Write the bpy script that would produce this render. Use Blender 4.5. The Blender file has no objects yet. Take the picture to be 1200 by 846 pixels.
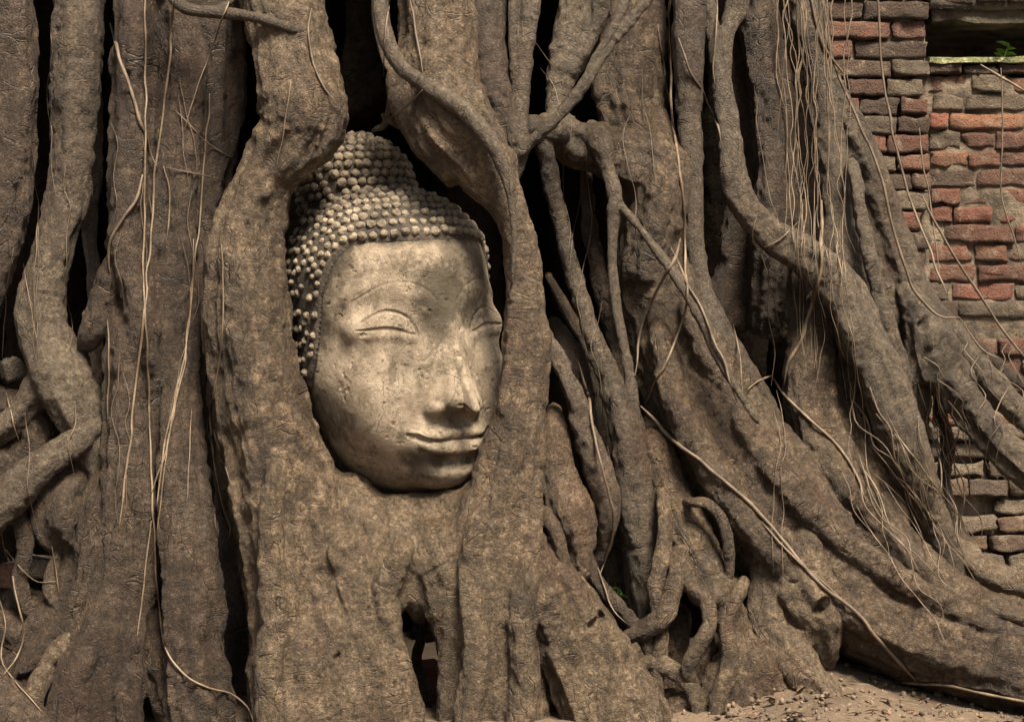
import bpy, bmesh, math, random
import numpy as np
from mathutils import Vector, Matrix
from mathutils.bvhtree import BVHTree

random.seed(11)
RNG = np.random.default_rng(11)
scene = bpy.context.scene

# ------------------------------------------------------------------ camera
CAMZ, DIST, PPM = 0.55, 3.0, 750.0      # camera height, distance to the reference plane, photo pixels per metre there
cam_data = bpy.data.cameras.new("camera")
cam = bpy.data.objects.new("camera", cam_data)
scene.collection.objects.link(cam)
cam.location = (0, -DIST, CAMZ)
cam.rotation_euler = (math.radians(90), 0, 0)
cam_data.sensor_width = 36
cam_data.lens = 36 * DIST / (1200 / PPM)
cam_data.clip_start = 0.05
cam_data.clip_end = 2000
scene.camera = cam

# ------------------------------------------------------------------ sky, sun, exposure
SUN_EL, SUN_AZ = math.radians(57), math.radians(24)     # azimuth measured from the camera side towards the right
world = bpy.data.worlds.new("World")
scene.world = world
world.use_nodes = True
wn, wl = world.node_tree.nodes, world.node_tree.links
for n in list(wn): wn.remove(n)
sky = wn.new("ShaderNodeTexSky"); sky.sky_type = 'NISHITA'; sky.sun_disc = False
sky.sun_elevation = SUN_EL
sky.sun_rotation = math.pi - SUN_AZ
sky.dust_density = 4.0; sky.air_density = 1.0
hs = wn.new("ShaderNodeHueSaturation"); hs.inputs['Saturation'].default_value = 0.25
bg = wn.new("ShaderNodeBackground"); bg.inputs['Strength'].default_value = 0.05
wo = wn.new("ShaderNodeOutputWorld")
wl.new(sky.outputs[0], hs.inputs['Color']); wl.new(hs.outputs[0], bg.inputs['Color']); wl.new(bg.outputs[0], wo.inputs['Surface'])
sd = bpy.data.lights.new("sun", 'SUN'); sd.energy = 5.0; sd.angle = math.radians(20); sd.color = (1.0, 0.865, 0.69)
sun = bpy.data.objects.new("sun", sd); scene.collection.objects.link(sun)
to_sun = Vector((math.sin(SUN_AZ) * math.cos(SUN_EL), -math.cos(SUN_AZ) * math.cos(SUN_EL), math.sin(SUN_EL)))
sun.rotation_euler = to_sun.to_track_quat('Z', 'Y').to_euler()
sun.location = (1, -3, 4)
scene.view_settings.view_transform = 'Standard'
scene.view_settings.look = 'None'
scene.view_settings.exposure = 1.48
scene.view_settings.gamma = 1.0
scene.cycles.max_bounces = 5
scene.cycles.diffuse_bounces = 2
scene.cycles.use_denoising = True

# ------------------------------------------------------------------ numpy noise
def _hash(ix, iy, iz, seed):
    h = (ix.astype(np.uint32) * np.uint32(73856093)) ^ (iy.astype(np.uint32) * np.uint32(19349663)) ^ (iz.astype(np.uint32) * np.uint32(83492791)) ^ np.uint32((seed * 2654435761) & 0xffffffff)
    h ^= h >> np.uint32(13); h *= np.uint32(0x5bd1e995); h ^= h >> np.uint32(15); h *= np.uint32(0x27d4eb2d); h ^= h >> np.uint32(13)
    return (h & np.uint32(0xffff)).astype(np.float32) / 32767.5 - 1.0
def vnoise(p, seed=0):
    p = np.asarray(p, dtype=np.float32)
    i = np.floor(p).astype(np.int64); f = p - i
    u = f * f * f * (f * (f * 6 - 15) + 10)
    out = 0
    for dx in (0, 1):
        wx = u[:, 0] if dx else 1 - u[:, 0]
        for dy in (0, 1):
            wy = u[:, 1] if dy else 1 - u[:, 1]
            for dz in (0, 1):
                wz = u[:, 2] if dz else 1 - u[:, 2]
                out = out + wx * wy * wz * _hash(i[:, 0] + dx, i[:, 1] + dy, i[:, 2] + dz, seed)
    return out
def fbm(p, seed=0, octv=3, gain=0.5):
    a, o, t = 1.0, 0, 0
    for k in range(octv):
        o = o + a * vnoise(p * (2.03 ** k) + 17.3 * k, seed + k); t += a; a *= gain
    return o / t

# ------------------------------------------------------------------ helpers
COL = scene.collection
def S(d): return (DIST + d) / DIST / PPM                # metres per photo pixel at depth d
def P(px, py, d):
    s = S(d)
    return np.array(((px - 600) * s, d, CAMZ - (py - 423) * s))
def mesh_from(name, V, F, smooth=True):
    me = bpy.data.meshes.new(name)
    V = np.asarray(V, dtype=np.float32); F = np.asarray(F, dtype=np.int32)
    k = F.shape[1]
    me.vertices.add(len(V)); me.vertices.foreach_set("co", V.ravel())
    me.loops.add(F.size); me.loops.foreach_set("vertex_index", F.ravel())
    me.polygons.add(len(F)); me.polygons.foreach_set("loop_start", np.arange(0, F.size, k, dtype=np.int32))
    me.update(calc_edges=True)
    me.polygons.foreach_set("use_smooth", np.full(len(F), smooth))
    return me
def link(name, me, mat=None, parent=None, **props):
    o = bpy.data.objects.new(name, me); COL.objects.link(o)
    if mat: me.materials.append(mat)
    if parent: o.parent = parent
    for k, v in props.items():
        if v: o[k] = v
    return o
def set_attr(me, name, vals):
    a = me.attributes.new(name, 'FLOAT_VECTOR', 'POINT')
    a.data.foreach_set("vector", np.asarray(vals, dtype=np.float32).ravel())
def catmull(pts, step_fn):
    """pts (n,k): k>=4, world xyz + radius; resampled densely"""
    pts = np.asarray(pts, float)
    ext = np.vstack([2 * pts[0] - pts[1], pts, 2 * pts[-1] - pts[-2]])
    out = []
    for i in range(1, len(ext) - 2):
        p0, p1, p2, p3 = ext[i - 1:i + 3]
        L = np.linalg.norm(p2[:3] - p1[:3]); n = max(2, int(math.ceil(L / step_fn((p1[3] + p2[3]) / 2))))
        t = np.linspace(0, 1, n, endpoint=False)[:, None]
        out.append(0.5 * ((2 * p1) + (-p0 + p2) * t + (2 * p0 - 5 * p1 + 4 * p2 - p3) * t ** 2 + (-p0 + 3 * p1 - 3 * p2 + p3) * t ** 3))
    out.append(pts[-1:])
    r = np.vstack(out); r[:, 3] = np.maximum(r[:, 3], pts[:, 3].min() * 0.9)
    return r
def frames(C):
    T = np.gradient(C, axis=0); T /= np.linalg.norm(T, axis=1)[:, None] + 1e-12
    ref = np.array((0, -1.0, 0.0)) if abs(T[0][1]) < .9 else np.array((1.0, 0, 0))
    n = ref - T[0] * ref.dot(T[0]); n /= np.linalg.norm(n)
    N = [n]
    for i in range(1, len(C)):
        n = N[-1] - T[i] * N[-1].dot(T[i]); n /= np.linalg.norm(n); N.append(n)
    N = np.array(N); B = np.cross(T, N)
    return T, N, B
def tube_arrays(C, R, sides, lobe=0.0, seed=0, squash=None):
    T, N, B = frames(C)
    s = np.concatenate([[0], np.cumsum(np.linalg.norm(np.diff(C, axis=0), axis=1))])
    th = np.linspace(0, 2 * np.pi, sides, endpoint=False)
    n = len(C)
    ct, st = np.cos(th), np.sin(th)
    RR = np.repeat(R[:, None], sides, 1)
    if lobe:
        q = np.stack([np.repeat(s[:, None], sides, 1).ravel() / (5.0 * np.mean(R)), np.tile(ct * 1.5, n) + seed, np.tile(st * 1.5, n)], 1)
        RR = RR * (1 + lobe * vnoise(q, seed).reshape(n, sides) * 1.6)
    V = C[:, None, :] + RR[..., None] * (ct[None, :, None] * N[:, None, :] + st[None, :, None] * B[:, None, :])
    V = V.reshape(-1, 3)
    i = np.arange(n - 1)[:, None] * sides; j = np.arange(sides)[None, :]; j2 = (j + 1) % sides
    F = np.stack([i + j, i + j2, i + sides + j2, i + sides + j], -1).reshape(-1, 4)
    # rounded caps
    V = np.vstack([V, C[0] - T[0] * R[0] * 0.7, C[-1] + T[-1] * R[-1] * 0.7])
    a, b = n * sides, n * sides + 1
    j = np.arange(sides); j2 = (j + 1) % sides
    F0 = np.stack([j2, j, np.full(sides, a), np.full(sides, a)], 1)
    e = (n - 1) * sides
    F1 = np.stack([e + j, e + j2, np.full(sides, b), np.full(sides, b)], 1)
    return V, F, np.vstack([F0, F1])[:, :3], s, (T, N, B)

# ------------------------------------------------------------------ materials
def new_mat(name):
    m = bpy.data.materials.new(name); m.use_nodes = True
    nt = m.node_tree
    for n in list(nt.nodes): nt.nodes.remove(n)
    out = nt.nodes.new("ShaderNodeOutputMaterial"); b = nt.nodes.new("ShaderNodeBsdfPrincipled")
    nt.links.new(b.outputs[0], out.inputs[0])
    return m, nt, b
class NT:
    def __init__(s, nt): s.nt = nt
    def n(s, t, **kw):
        x = s.nt.nodes.new(t)
        for k, v in kw.items(): setattr(x, k, v)
        return x
    def l(s, a, b): s.nt.links.new(a, b)
    def coord(s, kind='Object'):
        return s.n("ShaderNodeTexCoord").outputs[kind]
    def attr(s, name): return s.n("ShaderNodeAttribute", attribute_name=name).outputs['Vector']
    def mapping(s, v, scale=(1, 1, 1), loc=(0, 0, 0)):
        m = s.n("ShaderNodeMapping"); m.inputs['Scale'].default_value = scale; m.inputs['Location'].default_value = loc
        s.l(v, m.inputs['Vector']); return m.outputs[0]
    def noise(s, v, scale, detail=3, rough=.55, dist=0.0):
        m = s.n("ShaderNodeTexNoise"); m.inputs['Scale'].default_value = scale; m.inputs['Detail'].default_value = detail
        m.inputs['Roughness'].default_value = rough; m.inputs['Distortion'].default_value = dist
        s.l(v, m.inputs['Vector']); return m.outputs[0]
    def voro(s, v, scale, feature='F1', rnd=1.0):
        m = s.n("ShaderNodeTexVoronoi", feature=feature); m.inputs['Scale'].default_value = scale; m.inputs['Randomness'].default_value = rnd
        s.l(v, m.inputs['Vector']); return m.outputs['Distance']
    def ramp(s, v, stops):
        m = s.n("ShaderNodeValToRGB"); e = m.color_ramp.elements
        while len(e) < len(stops): e.new(0.5)
        for q, (p, c) in zip(e, stops):
            q.position = p; q.color = (*c, 1) if not np.isscalar(c) else (c, c, c, 1)
        s.l(v, m.inputs[0]); return m.outputs[0]
    def mix(s, f, a, b, mode='MIX'):
        m = s.n("ShaderNodeMix", data_type='RGBA', blend_type=mode)
        for sock, val in ((m.inputs[0], f), (m.inputs[6], a), (m.inputs[7], b)):
            if hasattr(val, 'links'): s.l(val, sock)
            elif np.isscalar(val): sock.default_value = val
            else: sock.default_value = (*val, 1)
        return m.outputs[2]
    def math(s, op, a, b=0.0):
        m = s.n("ShaderNodeMath", operation=op)
        for sock, val in ((m.inputs[0], a), (m.inputs[1], b)):
            if hasattr(val, 'links'): s.l(val, sock)
            else: sock.default_value = val
        return m.outputs[0]
    def bump(s, h, dist, strength=1.0, prev=None):
        m = s.n("ShaderNodeBump"); m.inputs['Distance'].default_value = dist; m.inputs['Strength'].default_value = strength
        s.l(h, m.inputs['Height'])
        if prev: s.l(prev, m.inputs['Normal'])
        return m.outputs[0]

def bark(name, dark, mid, pale, wr=1.0, rough=0.46, patch=0.6):
    m, nt, b = new_mat(name); g = NT(nt)
    fl = g.attr('flow'); ob = g.coord()
    big = g.noise(ob, 7, 4, .6)
    fib = g.noise(g.mapping(fl, (14, 75, 75)), 1, 4, .6)
    blot = g.noise(ob, 26, 6, .78, .3)
    c = g.mix(g.ramp(big, [(.36, 0.0), (.64, 1.0)]), dark, mid)
    c = g.mix(g.math('MULTIPLY', g.ramp(blot, [(.48, 0.0), (.62, 1.0)]), patch), c, pale)
    c = g.mix(g.math('MULTIPLY', g.ramp(fib, [(.35, 1.0), (.55, 0.0)]), .5), c, tuple(x * .55 for x in dark))
    hue = g.ramp(g.noise(g.mapping(ob, (1, 1, .5), (9, 2, 4)), 4.2, 4, .6), [(.40, 0.0), (.62, 1.0)])
    c = g.mix(g.math('MULTIPLY', hue, .5), c, (pale[0] * .62, pale[1] * .66, pale[2] * .70))
    red = g.ramp(g.noise(g.mapping(ob, (1, 1, .6), (1, 7, 3)), 6, 4, .6), [(.52, 0.0), (.68, 1.0)])
    c = g.mix(g.math('MULTIPLY', red, .5), c, (mid[0] * .85, mid[1] * .62, mid[2] * .52))
    rnd = g.n("ShaderNodeObjectInfo").outputs['Random']
    c = g.mix(g.math('MULTIPLY', g.ramp(rnd, [(.45, 0.0), (1.0, 1.0)]), .45), c, (dark[0] * 1.1, dark[1] * 1.0, dark[2] * .9))
    c = g.mix(g.math('MULTIPLY', g.ramp(rnd, [(0.0, 1.0), (.4, 0.0)]), .35), c, (pale[0] * .7, pale[1] * .74, pale[2] * .78))
    gr = g.ramp(g.noise(g.mapping(ob, (1, 1, .7), (2, 5, 8)), 8, 5, .7), [(.56, 0.0), (.68, 1.0)])
    c = g.mix(g.math('MULTIPLY', gr, .35), c, (mid[0] * .62, mid[1] * .80, mid[2] * .55))
    speck = g.ramp(g.noise(ob, 260, 2, .5), [(.62, 0.0), (.72, 1.0)])
    c = g.mix(g.math('MULTIPLY', speck, .35), c, tuple(min(1, x * 1.5) for x in pale))
    # stains, mossy dirt of their own outline
    st = g.ramp(g.noise(g.mapping(ob, (1, 1, .45)), 11, 5, .7, .6), [(.54, 0.0), (.66, 1.0)])
    c = g.mix(g.math('MULTIPLY', st, .55), c, (dark[0] * .5, dark[1] * .55, dark[2] * .5))
    pep = g.ramp(g.noise(ob, 150, 5, .85), [(.36, .40), (.50, .92), (.66, 1.9)])
    c = g.mix(1.0, c, pep, 'MULTIPLY')
    # dirt-filled fissures along and across the root
    warp = g.n("ShaderNodeVectorMath", operation='MULTIPLY_ADD'); nz = g.n("ShaderNodeTexNoise"); nz.inputs['Scale'].default_value = 30; g.l(fl, nz.inputs['Vector'])
    g.l(nz.outputs['Color'], warp.inputs[0]); warp.inputs[1].default_value = (.02, .02, .02); g.l(fl, warp.inputs[2])
    fis = g.ramp(g.voro(g.mapping(warp.outputs[0], (17, 48, 48)), 1, 'DISTANCE_TO_EDGE'), [(.0, 0.0), (.035, 1.0)])
    fis2 = g.ramp(g.voro(g.mapping(warp.outputs[0], (70, 14, 14), (3, 1, 2)), 1, 'DISTANCE_TO_EDGE'), [(.0, 0.0), (.05, 1.0)])
    fm = g.ramp(g.noise(ob, 13, 3, .6), [(.53, 0.0), (.64, 1.0)]); fm2 = g.ramp(g.noise(g.mapping(ob, (1, 1, 1), (5, 3, 1)), 15, 3, .6), [(.54, 0.0), (.66, 1.0)])
    F1 = g.math('MULTIPLY', g.math('SUBTRACT', 1.0, fis), fm); F2 = g.math('MULTIPLY', g.math('SUBTRACT', 1.0, fis2), fm2)
    FF = g.math('MAXIMUM', F1, F2)
    c = g.mix(g.math('MULTIPLY', FF, .45), c, tuple(x * .28 for x in dark))
    g.l(c, b.inputs['Base Color'])
    b.inputs['Roughness'].default_value = rough
    b.inputs['Specular IOR Level'].default_value = .5
    wrk = g.noise(g.mapping(fl, (190, 38, 38)), 1, 4, .65, .3)       # wrinkles across the root
    grain = g.noise(g.mapping(fl, (26, 200, 200)), 1, 4, .65)         # grain along it
    fine = g.noise(ob, 330, 4, .7)
    vor = g.ramp(g.voro(g.mapping(fl, (120, 60, 60)), 1, 'DISTANCE_TO_EDGE'), [(.0, 0.0), (.09, 1.0)])
    vm = g.ramp(g.noise(ob, 16, 2, .5), [(.46, 0.0), (.62, 1.0)])
    wm = g.ramp(g.noise(g.mapping(ob, (1, 1, 1), (4, 4, 9)), 9, 3, .6), [(.42, .12), (.62, 1.0)])
    wrk = g.math('ADD', g.math('MULTIPLY', g.math('SUBTRACT', wrk, .5), wm), .5)
    nb = g.bump(wrk, .008 * wr)
    nb = g.bump(grain, .009 * wr, 1, nb)
    nb = g.bump(g.noise(ob, 85, 6, .8), .015 * wr, 1, nb)
    nb = g.bump(fine, .011 * wr, 1, nb)
    vv = g.mix(vm, (1, 1, 1), vor)
    nb = g.bump(FF, -.0022 * wr, 1, nb)
    g.l(nb, b.inputs['Normal'])
    return m
M_BARK = bark("bark_warm", (.036, .021, .011), (.100, .064, .036), (.34, .24, .145), 1.0, .45, .72)
M_OLD = bark("bark_red_brown", (.030, .017, .010), (.072, .044, .026), (.20, .137, .084), 1.15)
M_GREY = bark("bark_grey_brown", (.033, .022, .013), (.084, .058, .036), (.23, .168, .106), .6, .48, .4)
M_CORE_SHADE = bark("bark_painted_shade", (.008, .005, .0035), (.013, .009, .006), (.02, .015, .010), 1.2, .95)  # near-black colour stands in for the unlit depth of the gaps
M_CORE_SHADE.node_tree.nodes['Principled BSDF'].inputs['Specular IOR Level'].default_value = .05

def strand_mat(name, c1, c2):
    m, nt, b = new_mat(name); g = NT(nt); ob = g.coord()
    g.l(g.mix(g.ramp(g.noise(ob, 30, 4, .6), [(.35, 0.0), (.65, 1.0)]), c1, c2), b.inputs['Base Color'])
    b.inputs['Roughness'].default_value = .6
    g.l(g.bump(g.noise(ob, 400, 3, .6), .001), b.inputs['Normal'])
    return m
M_STRAW = strand_mat("strand_pale", (.065, .045, .028), (.19, .137, .088))
M_MID = strand_mat("strand_mid", (.05, .035, .022), (.14, .10, .066))
M_THIN = strand_mat("strand_brown", (.05, .034, .022), (.14, .10, .066))

# ------------------------------------------------------------------ organic root parts
LOOSE = []      # evaluated meshes for the strand placement
def smooth_verts(V, E, it, f=.5):
    n = len(V); deg = np.bincount(E.ravel(), minlength=n).astype(np.float32)[:, None] + 1e-6
    for _ in range(it):
        acc = np.zeros_like(V)
        for k in range(3):
            acc[:, k] = np.bincount(E[:, 0], V[E[:, 1], k], n) + np.bincount(E[:, 1], V[E[:, 0], k], n)
        V = V + f * (acc / deg - V)
    return V
def normals(me):
    n = np.empty(len(me.vertices) * 3, dtype=np.float32); me.vertex_normals.foreach_get("vector", n); return n.reshape(-1, 3)
PARTNO = [0]
def root(name, tubes, mat, parent, voxel=.0036, smooth=7, lobe=.10, rough=1.0, flute=1.0, pits=(), label=None, world=False, cracks=()):
    """tubes: lists of (px, py, r_px, d); grown together into ONE mesh"""
    PARTNO[0] += 1; seed = PARTNO[0] * 7
    Vs, Q, Tn, off, paths = [], [], [], 0, []
    for k, t in enumerate(tubes):
        if not world:                       # bury free ends in what lies behind them
            t = [tuple(a) for a in t]
            for e_, nb_ in ((0, 1), (-1, -2)):
                x_, y_, r_, d_ = t[e_]; x2, y2 = t[nb_][:2]
                if r_ < 24 and 0 < y_ < 835 and -10 < x_ < 1195:
                    L_ = math.hypot(x_ - x2, y_ - y2) + 1e-6; k_ = 1.5 * r_ / L_
                    q_ = (x_ + (x_ - x2) * k_, y_ + (y_ - y2) * k_, max(1.5, r_ * .45), d_ + .035 + 1.2 * r_ * S(d_))
                    t = [q_] + t if e_ == 0 else t + [q_]
        W = np.array([[*P(a[0], a[1], a[3]), a[2] * S(a[3])] for a in t]) if not world else np.array(t)
        W = catmull(W, lambda r: max(.3 * r, .003))
        C, R = W[:, :3], W[:, 3]
        # slight natural wander
        s = np.concatenate([[0], np.cumsum(np.linalg.norm(np.diff(C, axis=0), axis=1))])
        for ax in range(3):
            q = np.stack([s / (6 * R.mean() + .02), np.full_like(s, k * 3.1 + ax), np.full_like(s, seed)], 1)
            C[:, ax] += vnoise(q, seed + ax) * R * .15
        sides = int(min(56, max(12, R.max() * 2 * math.pi / (voxel * 2.2))))
        V, F4, F3, s, fr = tube_arrays(C, R, sides, lobe, seed + k)
        Vs.append(V); Q.append(F4 + off); Tn.append(F3 + off); off += len(V); paths.append((C, R, s, fr))
    bm_v = np.vstack(Vs)
    me = bpy.data.meshes.new("tmp")
    quads = np.vstack(Q); tris = np.vstack(Tn)
    idx = np.concatenate([quads.ravel(), tris.ravel()]).astype(np.int32)
    me.vertices.add(len(bm_v)); me.vertices.foreach_set("co", bm_v.astype(np.float32).ravel())
    me.loops.add(len(idx)); me.loops.foreach_set("vertex_index", idx)
    me.polygons.add(len(quads) + len(tris))
    me.polygons.foreach_set("loop_start", np.concatenate([np.arange(len(quads)) * 4, len(quads) * 4 + np.arange(len(tris)) * 3]).astype(np.int32))
    me.update(calc_edges=True)
    tmp = bpy.data.objects.new("tmp", me); COL.objects.link(tmp)
    rm = tmp.modifiers.new("r", 'REMESH'); rm.mode = 'VOXEL'; rm.voxel_size = voxel
    dg = bpy.context.evaluated_depsgraph_get()
    me2 = bpy.data.meshes.new_from_object(tmp.evaluated_get(dg))
    bpy.data.objects.remove(tmp); bpy.data.meshes.remove(me)
    n = len(me2.vertices)
    V = np.empty(n * 3, dtype=np.float32); me2.vertices.foreach_get("co", V); V = V.reshape(-1, 3)
    E = np.empty(len(me2.edges) * 2, dtype=np.int32); me2.edges.foreach_get("vertices", E); E = E.reshape(-1, 2)
    V = smooth_verts(V, E, smooth)
    me2.vertices.foreach_set("co", V.ravel()); me2.update()
    N = normals(me2)
    # fibre coordinates from the nearest tubes
    K = len(paths); qd = np.full((K, n), 9.0, dtype=np.float32); FL = np.zeros((K, n, 3), dtype=np.float32); RD = np.zeros((K, n), dtype=np.float32)
    for k, (C, R, s, (T, Nn, B)) in enumerate(paths):
        lo, hi = C.min(0) - R.max() * 1.8, C.max(0) + R.max() * 1.8
        ids = np.where(np.all((V > lo) & (V < hi), axis=1))[0]
        for a in range(0, len(ids), 20000):
            ii = ids[a:a + 20000]; v = V[ii]
            d2 = (v ** 2).sum(1)[:, None] + (C ** 2).sum(1)[None] - 2 * v @ C.T
            j = (d2 - (R ** 2)[None]).argmin(1)
            dv = v - C[j]
            qd[k, ii] = np.sqrt(np.maximum(d2[np.arange(len(ii)), j], 0)) / R[j]
            FL[k, ii, 0] = s[j] + (dv * T[j]).sum(1); FL[k, ii, 1] = (dv * Nn[j]).sum(1); FL[k, ii, 2] = (dv * B[j]).sum(1)
            RD[k, ii] = R[j]
    best = qd.argmin(0); qm = qd.min(0)
    Wt = np.exp(-14 * (qd - qm[None])); Wt[qd > 8] = 0; Wt /= Wt.sum(0)[None] + 1e-9
    disp = np.zeros(n, dtype=np.float32); flow = np.zeros((n, 3), dtype=np.float32)
    for k in range(K):
        ids = np.where(Wt[k] > .02)[0]
        if not len(ids): continue
        f = FL[k, ids]; r = RD[k, ids]; w = Wt[k, ids]
        rs = np.minimum(r, .06)
        fl = fbm(f * (1 / .30, 1 / .028, 1 / .028) + k, seed + 1, 2)
        flu = (-np.abs(fl) * .20 * rs * 1.0 + .03 * rs) * flute
        lump = fbm(f * (1 / .07, 1 / .05, 1 / .05) + k, seed + 2, 3) * .17 * rs
        wrm = np.clip(vnoise(f * (12, 9, 9) + 5 + k, seed + 3) * 1.6 + .35, 0, 1)
        wr = (1 - 2 * np.abs(fbm(f * (1 / .016, 1 / .07, 1 / .07) + k, seed + 4, 2))) * .0015 * wrm * rough
        mid = fbm(f * (1 / .022, 1 / .018, 1 / .018) + k, seed + 5, 3) * .0050 * rough * np.minimum(1, r / .02)
        disp[ids] += w * (flu + lump + wr + mid)
        m = best[ids] == k
        flow[ids[m]] = f[m] + (k * 1.7, 0, 0)
    V = V + N * disp[:, None]
    for (px, py, rp, d, dep) in pits:       # knot holes
        c = P(px, py, d); r = rp * S(d)
        ang = px * 1.3; ex, ez = V[:, 0] - c[0], V[:, 2] - c[2]
        ea, eb = ex * math.cos(ang) + ez * math.sin(ang), -ex * math.sin(ang) + ez * math.cos(ang)
        dd = np.sqrt((ea * .75) ** 2 + (eb * 1.45) ** 2) / r
        dd = dd * (1 + .35 * vnoise(V / r * .9, int(px)))
        g = np.exp(-(dd ** 3)) ; front = (N[:, 1] < .2) 
        rim = np.exp(-((dd - 1.25) / .25) ** 2) * .16
        V[:, 1] += front * g * dep * S(d) ; V[:, 1] -= front * rim * dep * S(d) 
    me2.vertices.foreach_set("co", V.astype(np.float32).ravel()); me2.update()
    me2.polygons.foreach_set("use_smooth", np.ones(len(me2.polygons), dtype=bool))
    set_attr(me2, 'flow', flow + (seed * .37, 0, 0))
    me2.name = name
    o = link(name, me2, mat, parent, label=label)
    LOOSE.append(o)
    return o

# ================================================================== GROUND
def ground():
    u = np.sinh(np.linspace(-1, 1, 420) * 7.2) / math.sinh(7.2) * 400
    w = np.sinh(np.linspace(-1, 1, 420) * 7.2) / math.sinh(7.2) * 400
    X, Y = np.meshgrid(u + .7, w + .1, indexing='ij')
    p = np.stack([X.ravel(), Y.ravel(), np.zeros(X.size)], 1)
    near = np.exp(-((p[:, 0] - .7) ** 2 + p[:, 1] ** 2) / 9)
    z = fbm(p * 3.0, 3, 3) * .022 + fbm(p * 26, 5, 3) * .007 * near + fbm(p * 90, 6, 2) * .004 * near
    z += .02 * np.exp(-((p[:, 1] - 1.6) / .6) ** 2)
    z += .078 * np.exp(-((p[:, 0] - .48) / .2) ** 2 - ((p[:, 1] - .2) / .32) ** 2)
    V = p.copy(); V[:, 2] = z - .01
    n = len(u); i, j = np.meshgrid(np.arange(n - 1), np.arange(n - 1), indexing='ij')
    a = (i * n + j).ravel()
    F = np.stack([a, a + n, a + n + 1, a + 1], 1)
    m, nt, b = new_mat("sandy_soil"); g = NT(nt); ob = g.coord()
    c = g.mix(g.ramp(g.noise(ob, 5, 5, .6), [(.35, 0.0), (.65, 1.0)]), (.075, .050, .031), (.155, .108, .068))
    c = g.mix(g.ramp(g.noise(ob, 90, 3, .7), [(.55, 0.0), (.70, 1.0)]), c, (.22, .16, .105))
    c = g.mix(g.ramp(g.noise(ob, 55, 3, .7), [(.60, 0.0), (.72, .8)]), c, (.06, .04, .03))
    g.l(c, b.inputs['Base Color']); b.inputs['Roughness'].default_value = .95
    g.l(g.bump(g.noise(ob, 160, 5, .75), .008), b.inputs['Normal'])
    o = link("ground", mesh_from("ground", V, F), m, None, kind="structure")
    return o, (u, w, z.reshape(n, n))
GROUND, GZ = ground()

# ================================================================== BRICKS
def brick_material():
    m, nt, b = new_mat("old_brick"); g = NT(nt); ob = g.coord()
    col = g.n("ShaderNodeAttribute", attribute_name='tone').outputs['Color']
    st = g.ramp(g.noise(ob, 9, 5, .65, .4), [(.42, 0.0), (.62, 1.0)])
    c = g.mix(g.math('MULTIPLY', st, .4), col, (.095, .075, .055))
    c = g.mix(g.math('MULTIPLY', g.ramp(g.noise(ob, 26, 4, .7), [(.56, 0.0), (.68, 1.0)]), .6), c, (.33, .26, .19))
    c = g.mix(g.math('MULTIPLY', g.ramp(g.noise(ob, 70, 3, .6), [(.5, 0.0), (.7, 1.0)]), .5), c, (.05, .035, .028))
    g.l(c, b.inputs['Base Color']); b.inputs['Roughness'].default_value = .93
    nb = g.bump(g.noise(ob, 45, 5, .7), .012); nb = g.bump(g.noise(ob, 180, 4, .7), .006, 1, nb)
    g.l(nb, b.inputs['Normal'])
    return m
M_BRICK = brick_material()
def mortar_material():
    m, nt, b = new_mat("crumbling_mortar"); g = NT(nt); ob = g.coord()
    c = g.mix(g.ramp(g.noise(ob, 12, 5, .7), [(.4, 0.0), (.62, 1.0)]), (.055, .042, .03), (.21, .165, .115))
    g.l(c, b.inputs['Base Color']); b.inputs['Roughness'].default_value = .97
    g.l(g.bump(g.noise(ob, 80, 5, .75), .012), b.inputs['Normal'])
    return m
M_MORTAR = mortar_material()
TONES = [(.34, .115, .065), (.29, .105, .065), (.25, .11, .07), (.23, .11, .072), (.18, .108, .07), (.15, .092, .060), (.12, .074, .048), (.24, .18, .12), (.33, .155, .085), (.20, .15, .10)]
def rough_block(cx, cy, cz, lx, ly, lz, seed, div=(10, 3, 5), chip=1.0, rotz=0, tilt=0):
    """one worn brick: subdivided box with rounded, chipped edges"""
    bm = bmesh.new(); bmesh.ops.create_cube(bm, size=1.0)
    bmesh.ops.subdivide_edges(bm, edges=bm.edges[:], cuts=4, use_grid_fill=True)
    V = np.array([v.co[:] for v in bm.verts]); F = np.array([[v.index for v in f.verts] for f in bm.faces]); bm.free()
    L = np.array((lx, ly, lz)); r = min(L) * .09
    V = V * L
    inner = np.clip(V, -L / 2 + r, L / 2 - r); dv = V - inner; ln = np.linalg.norm(dv, axis=1)[:, None] + 1e-9
    V = inner + dv / ln * np.minimum(ln, r)
    q = V + np.array((seed * 1.37, seed * .71, seed * 2.3))
    V = V + np.stack([vnoise(q * 28, 1), vnoise(q * 28, 2), vnoise(q * 28, 3)], 1) * .0048 * chip
    V = V + np.stack([vnoise(q * 75, 4), vnoise(q * 75, 5), vnoise(q * 75, 6)], 1) * .0034 * chip
    a = tilt; ca, sa = math.cos(a), math.sin(a)
    V = np.stack([V[:, 0] * ca - V[:, 2] * sa, V[:, 1], V[:, 0] * sa + V[:, 2] * ca], 1)
    a = rotz; ca, sa = math.cos(a), math.sin(a)
    V = np.stack([V[:, 0] * ca - V[:, 1] * sa, V[:, 0] * sa + V[:, 1] * ca, V[:, 2]], 1)
    return V + (cx, cy, cz), F
def merge_blocks(name, blocks, mat, parent=None, **props):
    Vs, Fs, tn, off = [], [], [], 0
    for V, F, t in blocks:
        Vs.append(V); Fs.append(F + off); tn.append(np.tile((*t, 1.0), (len(V), 1))); off += len(V)
    me = mesh_from(name, np.vstack(Vs), np.vstack(Fs))
    a = me.color_attributes.new('tone', 'FLOAT_COLOR', 'POINT'); a.data.foreach_set("color", np.vstack(tn).astype(np.float32).ravel())
    return link(name, me, mat, parent, **props)
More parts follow.
